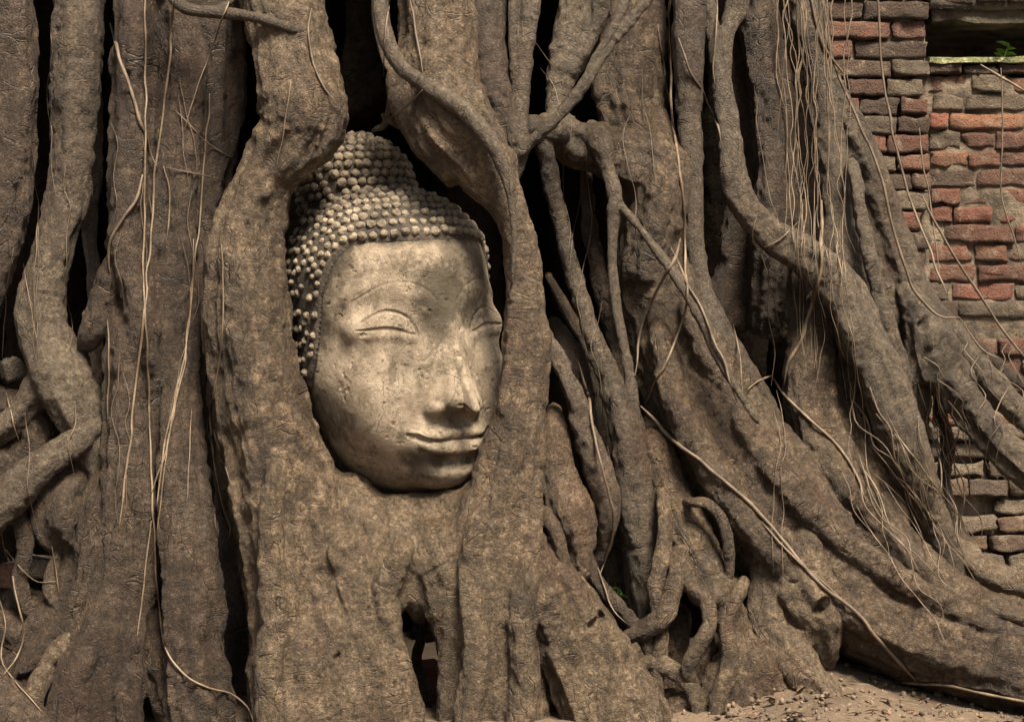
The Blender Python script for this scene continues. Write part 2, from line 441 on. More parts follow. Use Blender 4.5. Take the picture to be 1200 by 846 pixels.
def courses(x0, x1, z0, z1, y, rs, pitch=.053, dark=0.0, jut=.008, ly=.09, pal=None, drop=0.0):
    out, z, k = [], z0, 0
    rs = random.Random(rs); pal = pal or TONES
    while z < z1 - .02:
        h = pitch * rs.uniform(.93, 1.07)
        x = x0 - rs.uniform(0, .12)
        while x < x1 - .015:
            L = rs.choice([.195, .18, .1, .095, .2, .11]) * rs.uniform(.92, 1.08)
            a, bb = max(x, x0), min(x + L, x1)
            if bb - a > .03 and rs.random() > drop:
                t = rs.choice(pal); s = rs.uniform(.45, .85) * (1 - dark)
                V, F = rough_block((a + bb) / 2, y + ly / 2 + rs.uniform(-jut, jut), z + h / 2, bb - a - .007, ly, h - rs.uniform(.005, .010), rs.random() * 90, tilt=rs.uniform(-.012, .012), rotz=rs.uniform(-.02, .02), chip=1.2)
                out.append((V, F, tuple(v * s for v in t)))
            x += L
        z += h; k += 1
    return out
def slab(name, x0, x1, y0, y1, z0, z1, mat, parent, nx=60, nz=40, amp=.012, seed=3, **kw):
    """closed rough slab (mortar bed, ledge)"""
    bm = bmesh.new(); bmesh.ops.create_cube(bm, size=1.0)
    bmesh.ops.subdivide_edges(bm, edges=bm.edges[:], cuts=30, use_grid_fill=True)
    V = np.array([v.co[:] for v in bm.verts]); F = np.array([[v.index for v in f.verts] for f in bm.faces]); bm.free()
    V = (V + .5) * (x1 - x0, y1 - y0, z1 - z0) + (x0, y0, z0)
    V = V + np.stack([fbm(V * 9, seed), fbm(V * 9, seed + 5), fbm(V * 9, seed + 9)], 1) * amp
    return link(name, mesh_from(name, V, F), mat, parent, **kw)

WD = 2.4            # brick wall plane
sW = S(WD)
def wx(px): return (px - 600) * sW
def wz(py): return CAMZ - (py - 423) * sW
wall = bpy.data.objects.new("brick_wall", None); COL.objects.link(wall); wall.location = (wx(1100), WD, 0)
wall['label'] = "old weathered red brick wall standing behind the tree's roots on the right"; wall['category'] = "brick wall"
def towall(o):
    o.parent = wall; o.matrix_parent_inverse = Matrix.Translation(wall.location).inverted(); return o
bl = courses(wx(880), wx(1088), 0.02, 2.1, WD - .03, 3, dark=.05)
towall(merge_blocks("pier", bl, M_BRICK, label="brick pier standing slightly proud at the wall's left end"))
RED = TONES[:4] + [TONES[8], TONES[0], TONES[1], TONES[3], TONES[5], TONES[9], TONES[7]]
bl = courses(wx(1088.5), wx(1560), 0.02, wz(86), WD, 5, pal=RED)
towall(merge_blocks("brickwork", bl, M_BRICK))
towall(slab("mortar_bed", wx(870), wx(1565), WD + .010, WD + .30, -.05, wz(88), M_MORTAR, None, amp=.026))
towall(slab("pier_mortar", wx(870), wx(1083), WD - .008, WD + .30, wz(86), 2.2, M_MORTAR, None, amp=.018, seed=8))
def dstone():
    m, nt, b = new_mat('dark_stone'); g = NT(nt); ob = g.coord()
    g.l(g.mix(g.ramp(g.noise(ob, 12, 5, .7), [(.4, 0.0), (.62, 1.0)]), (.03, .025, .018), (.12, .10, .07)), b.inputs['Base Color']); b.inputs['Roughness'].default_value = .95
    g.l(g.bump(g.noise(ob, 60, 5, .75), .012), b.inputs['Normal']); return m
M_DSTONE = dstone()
# coping courses under the ledge, dark, mossy
mm, nt, b = new_mat("mossy_ledge"); g = NT(nt); ob = g.coord()
c = g.mix(g.ramp(g.noise(ob, 14, 5, .7), [(.42, 0.0), (.6, 1.0)]), (.055, .06, .025), (.20, .21, .09))
c = g.mix(g.ramp(g.noise(ob, 60, 3, .6), [(.5, 0.0), (.66, 1.0)]), c, (.36, .34, .2))
g.l(c, b.inputs['Base Color']); b.inputs['Roughness'].default_value = .95; g.l(g.bump(g.noise(ob, 120, 4, .7), .01), b.inputs['Normal'])
M_MOSS = mm
towall(slab("ledge", wx(1087), wx(1560), WD - .02, WD + .5, wz(76) , wz(69), M_MOSS, None, amp=.018, seed=12, label="mossy green ledge under the dark recess"))
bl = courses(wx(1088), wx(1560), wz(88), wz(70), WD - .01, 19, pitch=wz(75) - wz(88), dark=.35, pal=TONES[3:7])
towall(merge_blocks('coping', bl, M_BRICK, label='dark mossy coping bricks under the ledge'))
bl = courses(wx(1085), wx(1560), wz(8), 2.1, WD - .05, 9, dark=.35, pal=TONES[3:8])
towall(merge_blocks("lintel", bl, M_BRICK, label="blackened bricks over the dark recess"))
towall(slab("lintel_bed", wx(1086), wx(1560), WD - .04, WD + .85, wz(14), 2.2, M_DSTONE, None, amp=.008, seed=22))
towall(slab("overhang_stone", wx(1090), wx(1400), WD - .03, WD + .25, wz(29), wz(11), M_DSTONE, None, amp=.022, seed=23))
towall(slab("recess_back", wx(1080), wx(1565), WD + .62, WD + .8, -.05, 2.2, M_DSTONE, None, amp=.01, seed=24))  # dark material chosen to paint the recess's black shade
# lower footing of pale broken courses
foot = bpy.data.objects.new("brick_footing", None); COL.objects.link(foot); foot.location = (wx(1180), WD - .5, 0)
foot['label'] = "low broken footing of pale eroded bricks beside the lower right roots"; foot['category'] = "ruined footing"
FD = 1.75; sF = S(FD)
def fx(px): return (px - 600) * sF
def fz(py): return CAMZ - (py - 423) * sF
PALE = [(.27, .20, .135), (.22, .165, .115), (.30, .23, .16), (.19, .13, .09), (.25, .16, .10)]
def tofoot(o):
    o.parent = foot; o.matrix_parent_inverse = Matrix.Translation(foot.location).inverted(); return o
bl = courses(fx(1090), fx(1420), -.02, fz(505), FD, 15, pitch=.045, pal=PALE, jut=.02, drop=.08)
tofoot(merge_blocks("broken_courses", bl, M_BRICK))
tofoot(slab("rubble_core", fx(1088), fx(1425), FD + .04, FD + .5, -.05, fz(508), M_MORTAR, None, amp=.014, seed=31))

# ================================================================== TREE
tree = bpy.data.objects.new("banyan_tree", None); COL.objects.link(tree)
tree['label'] = "huge old banyan tree whose thick grey-brown roots wrap around the carved head"; tree['category'] = "tree"

# deep heart of the tree behind the gaps, its shade painted near-black
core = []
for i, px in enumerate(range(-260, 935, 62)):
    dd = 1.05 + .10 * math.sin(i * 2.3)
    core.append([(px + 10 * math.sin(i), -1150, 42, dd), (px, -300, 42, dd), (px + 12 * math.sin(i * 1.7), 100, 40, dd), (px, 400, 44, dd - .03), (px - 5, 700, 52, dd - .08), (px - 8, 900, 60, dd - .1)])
root("trunk", core, M_CORE_SHADE, tree, voxel=.012, smooth=2, rough=1.5, label="heart of the trunk behind the roots, its shade painted near-black")

upper_blocker = [[(px, -1500, 110, .45), (px + 12 * math.sin(px), -900, 100, .40), (px, -360, 84, .36)] for px in range(-260, 960, 105)]
upper_blocker += [[(-320, -520, 90, .55), (300, -540, 90, .60), (960, -520, 90, .62)], [(-320, -600, 110, .8), (300, -610, 110, .85), (960, -600, 110, .85)]]
root("upper_trunk", upper_blocker, M_OLD, tree, voxel=.022, smooth=2, rough=1.0)  # unseen above the frame, added to keep top light out of the hollow
UP = -420
A = root("root", [
    # left arm
    [(345, UP, 60, .10), (328, -60, 50, .04), (328, 0, 47, .02), (338, 60, 47, .01), (346, 108, 50, 0), (346, 150, 50, 0), (312, 200, 40, 0), (289, 250, 42, 0), (281, 300, 46, 0), (283, 350, 48, 0), (289, 400, 50, 0), (302, 450, 53, 0), (318, 500, 57, 0), (336, 560, 63, 0), (350, 620, 66, 0), (366, 700, 70, 0), (384, 780, 86, 0), (402, 850, 98, 0), (410, 930, 110, .02)],
    [(372, 130, 22, .0), (352, 170, 26, -.02), (320, 205, 22, -.02)],
    # right arm
    [(500, UP, 60, .14), (510, -60, 45, .06), (512, 0, 45, .05), (515, 60, 46, .04), (515, 110, 52, .02), (532, 150, 52, .0), (566, 196, 38, -.01), (594, 245, 22, -.02), (608, 300, 20, -.02), (612, 350, 23, -.02), (614, 400, 26, -.02), (615, 450, 29, -.02), (611, 500, 34, -.02), (603, 555, 42, -.01), (588, 620, 58, 0), (580, 700, 62, 0), (583, 780, 64, 0), (590, 850, 66, 0), (592, 930, 70, 0)],
    [(490, 60, 20, .04), (476, 104, 24, .03), (496, 150, 28, .02), (540, 198, 26, .0)],
    # mass under the chin
    [(395, 575, 34, .03), (430, 632, 50, .02), (430, 680, 48, .01)],
    [(445, 618, 38, .03), (480, 650, 46, .01), (535, 700, 42, .01), (560, 760, 42, .02)],
    [(500, 620, 40, .03), (525, 660, 50, -.005), (550, 720, 52, 0), (560, 800, 50, 0)],
    [(560, 600, 38, .01), (560, 650, 54, -.01), (570, 720, 56, -.01)],
    [(410, 622, 44, .03), (470, 640, 50, .03), (540, 630, 50, .02), (590, 600, 44, .01)],
    [(418, 590, 15, .01), (450, 597, 17, .02), (500, 597, 18, .02), (545, 590, 18, .01), (572, 568, 16, 0)],
    # right hand toes
    [(610, 620, 30, -.02), (640, 700, 30, -.02), (662, 770, 30, -.03), (690, 850, 34, -.03), (700, 920, 36, -.03)],
    [(540, 680, 26, -.02), (535, 760, 24, -.03), (532, 860, 26, -.03)],
    [(622, 640, 22, .0), (660, 690, 30, .0), (695, 745, 34, 0), (728, 800, 36, 0), (752, 860, 40, -.01), (760, 930, 40, -.01)],
    [(340, 620, 34, -.03), (335, 700, 36, -.04), (345, 790, 40, -.05), (340, 870, 40, -.05)],
    [(400, 640, 34, -.03), (425, 720, 34, -.04), (450, 800, 36, -.05), (465, 880, 36, -.05)],
    # ridges along the growth
    [(470, 650, 14, -.075), (452, 700, 16, -.07), (462, 760, 16, -.07), (480, 830, 18, -.07), (492, 900, 18, -.06)],
    [(322, 560, 14, -.08), (316, 640, 16, -.085), (322, 720, 16, -.09), (316, 800, 18, -.1), (322, 880, 18, -.1)],
    [(560, 610, 14, -.07), (552, 680, 16, -.075), (558, 760, 16, -.08), (548, 850, 16, -.08)],
    [(628, 560, 12, -.03), (622, 640, 15, -.055), (612, 720, 16, -.075), (618, 800, 18, -.08), (606, 880, 18, -.08)],
    [(648, 650, 14, -.01), (676, 700, 18, -.02), (700, 760, 20, -.03), (716, 830, 22, -.04), (722, 900, 22, -.04)],
    [(486, 712, 12, -.02), (474, 690, 12, -.03), (462, 712, 10, -.03)],
], M_BARK, tree, voxel=.0030, smooth=8, lobe=.07, flute=1.1, pits=((699, 729, 9, -.04, 16), (395, 770, 5, -.1, 8)),
    label="broad pale root that forks around both sides of the stone head")

Bt = root("root", [
    [(200, UP, 90, .16), (195, -60, 66, .10), (198, 0, 62, .17), (198, 100, 62, .17), (190, 200, 60, .17), (186, 300, 56, .16), (182, 400, 52, .16), (178, 500, 46, .16), (178, 600, 46, .16), (178, 700, 54, .16), (176, 790, 62, .16), (176, 880, 72, .16)],
    [(245, -60, 34, .08), (250, 20, 34, .08), (255, 100, 30, .10), (248, 180, 28, .10), (236, 260, 24, .10), (226, 340, 22, .08), (214, 420, 25, .05), (213, 520, 28, .02), (218, 620, 31, -.01), (224, 720, 33, -.03), (230, 800, 35, -.05), (240, 880, 38, -.06)],
    [(150, 380, 22, .03), (150, 480, 26, .02), (152, 580, 32, .01), (146, 660, 36, .01), (134, 730, 34, 0), (138, 800, 34, -.01), (150, 900, 38, -.02)],
    [(150, 600, 18, .01), (138, 670, 22, -.01), (112, 735, 24, -.02), (90, 790, 26, -.03), (80, 850, 28, -.04), (76, 920, 30, -.04)],
    [(212, -60, 30, .08), (214, 20, 30, .07), (220, 90, 30, .06), (214, 170, 30, .06), (204, 250, 28, .06), (200, 340, 24, .05), (196, 430, 20, .05)],
    [(168, -60, 30, .08), (166, 30, 30, .06), (160, 110, 28, .06), (158, 190, 26, .05), (162, 270, 24, .05), (170, 350, 22, .05), (176, 420, 20, .05)],
    [(160, 120, 18, .03), (152, 220, 20, .02), (150, 300, 20, .01), (165, 380, 22, .0), (170, 470, 20, .05), (166, 560, 20, .05), (168, 660, 20, .04), (176, 740, 22, .02), (196, 800, 24, .0), (208, 870, 28, -.01)],
    [(150, 300, 22, .05), (128, 345, 20, .04), (105, 395, 14, .04)],
    [(140, 560, 26, .03), (120, 620, 34, .02), (100, 690, 36, .02), (60, 750, 34, .02), (20, 790, 30, .02), (-40, 820, 30, .02)],
], M_OLD, tree, voxel=.0036, smooth=7, rough=1.25, lobe=.16, flute=2.0, 
    label="rough reddish-brown trunk of fused roots left of the carved head")

root("root", [
    [(96, UP, 40, .14), (93, -60, 32, .12), (93, 60, 31, .10), (88, 160, 28, .10), (84, 220, 26, .10), (68, 280, 25, .09), (51, 345, 26, .08), (54, 400, 31, .07), (74, 455, 36, .06), (95, 500, 28, .05), (110, 545, 24, .06), (120, 590, 20, .08)],
    [(60, 425, 24, .06), (36, 470, 20, .06), (8, 500, 18, .07), (-40, 520, 20, .08)],
], M_GREY, tree, lobe=.08, label="smooth upright root in front of the black gap at far left")
root("root", [
    [(0, UP, 44, .05), (4, -60, 36, .05), (5, 60, 36, .05), (8, 150, 36, .05), (4, 230, 34, .05), (-10, 300, 30, .06), (-36, 370, 30, .08), (-60, 450, 30, .08)],
], M_OLD, tree, lobe=.12, label="thick root cut by the left edge of the photo")
root("root", [
    [(-60, 640, 30, .0), (-8, 596, 26, -.02), (22, 571, 23, -.02), (62, 538, 19, -.01), (98, 512, 14, .01), (130, 488, 9, .05), (160, 465, 6, .08)],
], M_GREY, tree, label="short pale root slanting across the lower left corner")
root("root", [
    [(20, 478, 20, .10), (45, 500, 24, .08), (50, 530, 24, .08)],
    [(-30, 540, 26, .08), (10, 545, 26, .09), (30, 520, 22, .1)],
], M_OLD, tree)
root("root", [
    [(85, 560, 22, .05), (66, 585, 30, .02), (70, 620, 30, .02), (88, 645, 18, .04)],
    [(10, 600, 16, .06), (40, 600, 16, .04), (66, 600, 18, .02)],
], M_OLD, tree, pits=((52, 594, 6, 0, 4),))
root("root", [
    [(-60, 650, 26, .12), (0, 690, 22, .10), (40, 715, 24, .08), (80, 720, 24, .06), (110, 690, 20, .06)],
    [(-40, 730, 20, .06), (10, 735, 22, .05), (50, 760, 26, .04), (90, 760, 26, .04)],
    [(95, 740, 18, .02), (70, 790, 18, .02), (66, 850, 20, .02)],
], M_OLD, tree, rough=1.3)
root("root", [
    [(-80, 760, 40, -.02), (-10, 810, 36, -.04), (30, 850, 34, -.06), (60, 900, 30, -.06)],
], M_OLD, tree, rough=1.3)

# between the left trunk and the head's root
root("root", [
    [(258, 360, 10, .30), (256, 450, 12, .30), (266, 560, 16, .30), (280, 660, 20, .28), (284, 760, 24, .26), (282, 870, 26, .22)],
], M_OLD, tree, lobe=.15)
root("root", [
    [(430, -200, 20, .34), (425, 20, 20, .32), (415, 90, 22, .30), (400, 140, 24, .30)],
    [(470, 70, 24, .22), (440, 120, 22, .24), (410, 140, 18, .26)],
], M_CORE_SHADE, tree, voxel=.005)

# behind and right of the right arm
root("root", [
    [(575, UP, 30, .20), (572, -60, 23, .16), (573, 30, 22, .14), (580, 95, 21, .12), (588, 140, 16, .12), (597, 190, 10, .12), (602, 240, 8, .12)],
], M_GREY, tree, lobe=.08, label="slim upright root directly right of the forked arm")
root("vine", [
    [(440, UP, 10, .02), (444, -60, 9.5, .0), (446, 0, 10, -.02), (452, 40, 10.5, -.03), (468, 76, 10.5, -.04), (500, 100, 11, -.05), (536, 122, 11.5, -.07), (566, 152, 11, -.08), (585, 183, 10, -.08), (597, 215, 8, -.075), (601, 245, 5.5, -.07), (603, 285, 3.5, -.06), (600, 330, 2, -.05)],
], M_GREY, tree, voxel=.0024, smooth=4, lobe=.04, rough=.5, label="finger-thick smooth vine looping over the right arm of the root")
root("vine", [
    [(441, -40, 3.5, .05), (438, 20, 3.5, .05), (450, 70, 4, .05), (461, 90, 5, .04), (457, 120, 4.5, .05), (451, 146, 4.5, .07), (440, 152, 3, .09)],
    [(453, 138, 4, .06), (470, 150, 3, .08)],
], M_GREY, tree, voxel=.0024, smooth=3, lobe=.04, rough=.4)
root("vine", [
    [(180, -40, 6, -.02), (205, -2, 7, -.03), (225, 12, 7, -.04), (262, 16, 7, -.04), (300, 22, 7, -.05), (335, 32, 7, -.05), (357, 36, 6.5, -.04), (362, 28, 5.5, -.02), (356, 8, 4, -.02), (352, -40, 4, 0)],
    [(240, 14, 4, -.03), (270, 2, 4, -.035), (290, -30, 4, -.03)],
], M_GREY, tree, voxel=.0024, smooth=3, lobe=.05, rough=.5, label="thin vine hooked across the top of the head's left-hand root")

root("root", [
    [(630, UP, 16, .16), (624, -60, 13, .15), (622, 0, 13, .14), (615, 60, 12, .13), (608, 110, 12, .12), (605, 150, 15, .11), (608, 180, 13, .11), (600, 215, 6, .12)],
    [(605, 95, 7, .12), (601, 40, 6, .13), (600, -60, 6, .14)],
    [(606, 185, 6, .10), (625, 165, 8, .09), (650, 142, 7.5, .08), (680, 105, 7, .08), (704, 70, 6.5, .08), (735, 30, 6.5, .08), (775, -20, 7, .09), (860, -120, 8, .12)],
    [(680, 108, 5.5, .08), (700, 65, 5.5, .08), (722, 25, 5.5, .08), (745, -30, 6, .09), (790, -160, 7, .12)],
    [(615, 150, 13, .13), (632, 148, 12, .15), (650, 155, 14, .18)],
], M_GREY, tree, voxel=.0028, smooth=4, lobe=.08, label="knot of crossing roots with two slim stems slanting up to the right")

root("root", [
    [(720, UP, 36, .36), (700, -60, 34, .34), (684, 10, 30, .32), (668, 60, 24, .31), (655, 100, 16, .30), (652, 135, 14, .29), (668, 165, 22, .27)],
    [(712, -60, 14, .28), (704, 0, 12, .28), (693, 40, 10, .29), (680, 70, 8, .3)],
    [(640, 150, 15, .22), (668, 165, 24, .23), (700, 176, 25, .24), (730, 188, 20, .27)],
    [(700, 165, 14, .20), (712, 200, 9, .19), (722, 235, 9, .18), (718, 275, 6, .18), (718, 320, 5.5, .18), (724, 370, 6, .18), (734, 420, 6.5, .17), (742, 475, 7, .16), (748, 530, 8.5, .15), (752, 580, 9, .14)],
    [(724, 238, 7, .18), (742, 258, 5, .16), (765, 288, 5.5, .15), (796, 330, 6.5, .13), (820, 368, 7, .10), (838, 410, 6.5, .09), (860, 450, 5.5, .07), (885, 490, 4, .05)],
], M_GREY, tree, voxel=.0030, smooth=5, lobe=.10, label="crooked root joining the big buttress, with thin legs dropping from it")

J = root("root", [
    [(655, 158, 14, .24), (680, 168, 24, .25), (705, 178, 30, .25), (738, 190, 34, .25), (770, 205, 40, .25), (775, 240, 36, .25)],
    [(960, 710, 40, .24), (1010, 745, 42, .22), (1075, 775, 42, .20), (1150, 798, 40, .15), (1230, 818, 42, .10), (1300, 840, 42, .05)],
    [(735, UP, 60, .42), (735, -60, 44, .36), (735, 40, 44, .35), (737, 120, 42, .34), (752, 165, 40, .32), (766, 205, 44, .30), (768, 245, 42, .29), (768, 320, 46, .28), (786, 380, 54, .26), (810, 440, 60, .23), (838, 500, 68, .21), (880, 565, 74, .18), (930, 630, 70, .16), (992, 694, 60, .13), (1062, 742, 52, .10), (1130, 772, 46, .07), (1210, 794, 44, .02), (1320, 815, 55, .0)],
    [(812, 372, 14, .17), (846, 450, 16, .14), (890, 530, 18, .10), (950, 600, 18, .08), (1020, 656, 17, .07), (1100, 704, 15, .06), (1180, 742, 14, .04), (1260, 770, 14, .02)],
    [(776, 400, 14, .17), (800, 490, 18, .12), (850, 575, 20, .08), (912, 650, 20, .05), (990, 712, 18, .04), (1070, 758, 16, .03), (1160, 792, 16, .01), (1260, 822, 16, -.02)],
    [(775, 185, 34, .26), (775, 225, 36, .24), (765, 275, 30, .24), (755, 330, 26, .24)],
    [(870, 560, 50, .17), (930, 650, 46, .13), (1000, 715, 40, .11), (1080, 765, 34, .09), (1200, 810, 36, .03)],
    [(760, 340, 28, .30), (768, 420, 32, .30), (790, 490, 40, .29), (820, 555, 44, .28), (865, 610, 42, .26), (915, 650, 38, .26)],
], M_BARK, tree, voxel=.0034, smooth=8, lobe=.07, flute=1.0, rough=1.2, label="big buttress root sweeping down to the lower right corner")

root("root", [
    [(975, 330, 14, .44), (958, 380, 26, .42), (952, 440, 32, .40), (958, 500, 36, .39), (978, 555, 38, .37), (1008, 598, 32, .34), (1045, 635, 27, .32), (1084, 668, 25, .30), (1124, 696, 23, .27), (1170, 718, 20, .22), (1240, 738, 20, .18)],
    [(1000, 380, 18, .42), (1005, 450, 22, .41), (1012, 520, 24, .40), (1022, 575, 26, .38), (1040, 620, 24, .36)],
], M_BARK, tree, lobe=.10, label="pale wrinkled buttress behind the big one, running down to the right")
root("root", [
    [(1035, 540, 18, .5), (1068, 592, 22, .48), (1102, 632, 21, .45), (1142, 664, 19, .42), (1185, 684, 18, .40), (1270, 698, 20, .38)],
], M_BARK, tree, lobe=.10)
root("root", [
    [(805, UP, 32, .32), (808, -60, 24, .30), (808, 0, 22, .29), (808, 60, 20, .28), (809, 140, 16, .27), (812, 210, 12, .26), (814, 270, 12, .25), (822, 330, 14, .24), (838, 385, 18, .22), (860, 430, 21, .22), (885, 470, 20, .24), (905, 510, 16, .26)],
], M_GREY, tree, lobe=.06, rough=.8, label="smooth dark root dropping straight down beside the big buttress")
root("root", [
    [(890, UP, 18, .36), (870, -40, 14, .34), (855, 30, 11, .33), (846, 70, 12, .32), (846, 110, 13, .31), (853, 160, 14, .30), (860, 210, 16, .30), (880, 248, 18, .31), (915, 282, 22, .33), (950, 305, 24, .34), (980, 335, 27, .35), (1005, 385, 29, .35), (1028, 430, 28, .35), (1045, 480, 27, .35), (1062, 535, 26, .36), (1080, 580, 21, .38), (1105, 630, 18, .40), (1120, 670, 16, .42)],
    [(825, -30, 9, .30), (838, 60, 9, .31), (848, 120, 9, .30)],
], M_GREY, tree, lobe=.07, rough=.8, label="smooth dark root snaking from the top centre to the lower right")
root("root", [
    [(880, UP, 34, .50), (884, -60, 23, .48), (888, 0, 23, .47), (898, 60, 24, .46), (908, 120, 24, .45), (910, 180, 25, .45), (908, 240, 27, .45), (905, 300, 30, .47), (905, 380, 32, .52)],
], M_OLD, tree, lobe=.12, label="wrinkled brown upright root behind the hanging strands")
root("root", [
    [(858, 40, 20, .54), (866, 120, 24, .54), (870, 200, 26, .54), (866, 300, 26, .54), (850, 380, 28, .56)],
], M_OLD, tree, voxel=.005)
root("root", [
    [(925, UP, 30, .52), (938, -60, 22, .50), (943, 20, 22, .50), (958, 90, 20, .50), (972, 160, 20, .49), (982, 230, 21, .48), (985, 290, 24, .47), (1000, 350, 24, .47), (1022, 400, 22, .48), (1040, 450, 20, .50)],
    [(948, -60, 14, .56), (960, 60, 15, .56), (992, 140, 16, .57), (1020, 210, 18, .58), (1042, 270, 20, .6), (1062, 330, 22, .6), (1082, 380, 24, .6)],
    [(990, 160, 12, .58), (1015, 240, 18, .6), (1030, 310, 20, .62), (1045, 380, 22, .62)],
], M_GREY, tree, lobe=.09, label="grey root edging the brick wall")
root("root", [
    [(1062, 340, 14, .58), (1080, 378, 26, .58), (1090, 415, 32, .57), (1095, 450, 24, .56)],
    [(1085, 400, 26, .57), (1112, 448, 25, .56), (1145, 492, 22, .55), (1185, 535, 23, .54), (1240, 575, 26, .52), (1300, 610, 26, .5)],
    [(1085, 365, 16, .6), (1112, 390, 14, .6), (1140, 425, 15, .6), (1172, 460, 16, .6), (1205, 492, 17, .6), (1280, 540, 18, .6)],
    [(1088, 405, 8, .53), (1098, 390, 7, .53), (1112, 392, 7, .53), (1118, 410, 7, .53), (1108, 420, 7, .53)],
    [(1115, 455, 6, .58), (1135, 474, 6, .6), (1160, 476, 6, .6)],
    [(1070, 430, 20, .58), (1072, 480, 16, .6), (1078, 560, 14, .6), (1100, 640, 12, .6)],
], M_GREY, tree, lobe=.10, pits=((1060, 374, 8, .5, 10), (1086, 380, 7, .5, 9)),
    label="knobbly joint throwing two roots out over the bricks to the right")

# slim roots in the black gap right of the head
root("root", [
    [(636, 160, 13, .17), (645, 200, 11, .18), (655, 250, 10, .19), (665, 295, 10, .19), (680, 345, 11, .19), (698, 400, 13, .18), (715, 450, 15, .17), (732, 505, 20, .15), (743, 560, 22, .14), (752, 620, 20, .13), (756, 680, 16, .13), (756, 740, 12, .14)],
], M_GREY, tree, lobe=.08, label="dark root curving down through the black gap")
root("root", [
    [(630, 350, 8, .10), (640, 390, 9, .08), (662, 435, 12, .06), (684, 490, 15, .05), (702, 550, 17, .05), (710, 600, 16, .06), (706, 640, 10, .08), (696, 668, 6, .1)],
], M_GREY, tree, lobe=.08, label="slim root leaning out from behind the head's right-hand root")
root("root", [
    [(655, 390, 12, .42), (678, 440, 20, .40), (698, 500, 20, .40), (714, 570, 18, .40), (722, 640, 16, .40), (726, 720, 14, .40)],
], M_OLD, tree, lobe=.12)
root("root", [
    [(650, 500, 16, .08), (656, 560, 20, .06), (670, 600, 24, .04), (682, 640, 18, .03), (680, 680, 10, .03)],
], M_BARK, tree, lobe=.12)
root("root", [
    [(642, 605, 8, .0), (654, 630, 9, -.02), (660, 665, 9, -.02), (650, 700, 6, -.02)],
], M_BARK, tree, voxel=.0028)
root("root", [
    [(768, 520, 18, .16), (782, 570, 20, .14), (800, 620, 24, .11), (824, 662, 24, .08), (846, 705, 22, .06), (862, 745, 22, .04), (874, 800, 26, .02), (880, 880, 32, .02)],
    [(806, 560, 18, .24), (834, 610, 22, .23), (862, 650, 22, .22), (886, 700, 20, .19), (896, 760, 20, .17)],
    [(848, 690, 14, .05), (820, 700, 12, .03), (806, 680, 10, .04), (790, 650, 12, .08)],
    [(852, 780, 20, .02), (830, 815, 18, .02), (800, 830, 16, .02), (770, 850, 14, .02)],
    [(880, 770, 22, .03), (905, 810, 22, .02), (935, 850, 22, .02), (960, 890, 24, .0)],
], M_BARK, tree, lobe=.10, rough=1.2, pits=((845, 745, 8, 0, 10),), label="gnarled root splitting into toes below the big buttress")
root("root", [
    [(724, 752, 10, .06), (755, 738, 12, .04), (778, 720, 12, .03), (790, 690, 12, .04), (800, 650, 10, .07)],
    [(812, 692, 9, .01), (828, 708, 10, .0), (830, 735, 10, -.01), (816, 760, 9, -.01), (806, 785, 9, 0), (812, 800, 7, .01)],
    [(760, 745, 8, .05), (762, 790, 8, .05), (756, 850, 10, .04)],
    [(838, 740, 10, .08), (826, 780, 12, .07), (800, 810, 12, .06), (770, 820, 10, .05)],
    [(795, 735, 16, .1), (790, 790, 18, .1), (800, 860, 20, .1)],
], M_BARK, tree, voxel=.0028, smooth=4, lobe=.10, rough=1.2, label="twisted knot of short roots at the bottom centre")
root("root", [
    [(812, 588, 7, .06), (828, 590, 7, .05), (844, 606, 7, .04), (853, 635, 7, .04), (854, 665, 6, .05), (850, 690, 6, .07)],
], M_BARK, tree, voxel=.0026, smooth=3, lobe=.05, label="small arched rootlet below the big buttress")
root("root", [
    [(885, 600, 20, .12), (905, 640, 26, .08), (925, 675, 30, .06), (950, 705, 34, .05), (962, 740, 24, .05), (966, 775, 12, .07)],
    [(940, 625, 16, .09), (955, 660, 18, .06), (968, 695, 18, .05), (966, 730, 18, .04)],
    [(905, 640, 20, .08), (898, 690, 20, .07), (900, 730, 22, .05), (920, 762, 24, .03), (950, 800, 23, .0), (985, 840, 22, -.03), (1030, 900, 24, -.06)],
], M_BARK, tree, lobe=.08, rough=1.2, pits=((965, 713, 9, 0, 16),), label="swollen knot with a slit hollow where the buttress meets the soil")
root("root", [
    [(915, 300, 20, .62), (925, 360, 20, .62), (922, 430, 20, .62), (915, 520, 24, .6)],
], M_CORE_SHADE, tree, voxel=.005)


def extra(*tubes, mat=M_BARK, vox=.0030, rough=1.1):
    root("root", list(tubes), mat, tree, voxel=vox, smooth=3, lobe=.12, rough=rough)
extra([(688, 215, 9, .32), (694, 280, 10, .32), (706, 340, 10, .31), (722, 400, 12, .30), (734, 470, 12, .28), (740, 540, 10, .27)], mat=M_OLD)
extra([(646, 330, 6, .26), (668, 372, 8, .26), (690, 410, 8, .26), (704, 470, 8, .25), (706, 540, 8, .25), (700, 600, 6, .24)], mat=M_OLD)
extra([(776, 585, 9, .10), (778, 640, 10, .07), (768, 692, 10, .05), (776, 742, 9, .04), (770, 800, 9, .03), (776, 870, 9, .02)])
extra([(868, 690, 9, .0), (852, 728, 9, -.01), (856, 775, 10, -.02), (842, 830, 11, -.03), (846, 900, 10, -.03)])
extra([(684, 640, 7, .08), (700, 680, 9, .07), (726, 712, 10, .06), (748, 736, 7, .05)], mat=M_OLD)
extra([(735, 800, 12, .06), (762, 780, 12, .04), (790, 786, 11, .02), (812, 812, 10, .0), (822, 850, 10, -.01)])
extra([(488, 690, 5, .10), (499, 730, 6, .09), (488, 775, 6, .09), (500, 820, 6, .08), (494, 880, 6, .08)], mat=M_OLD)
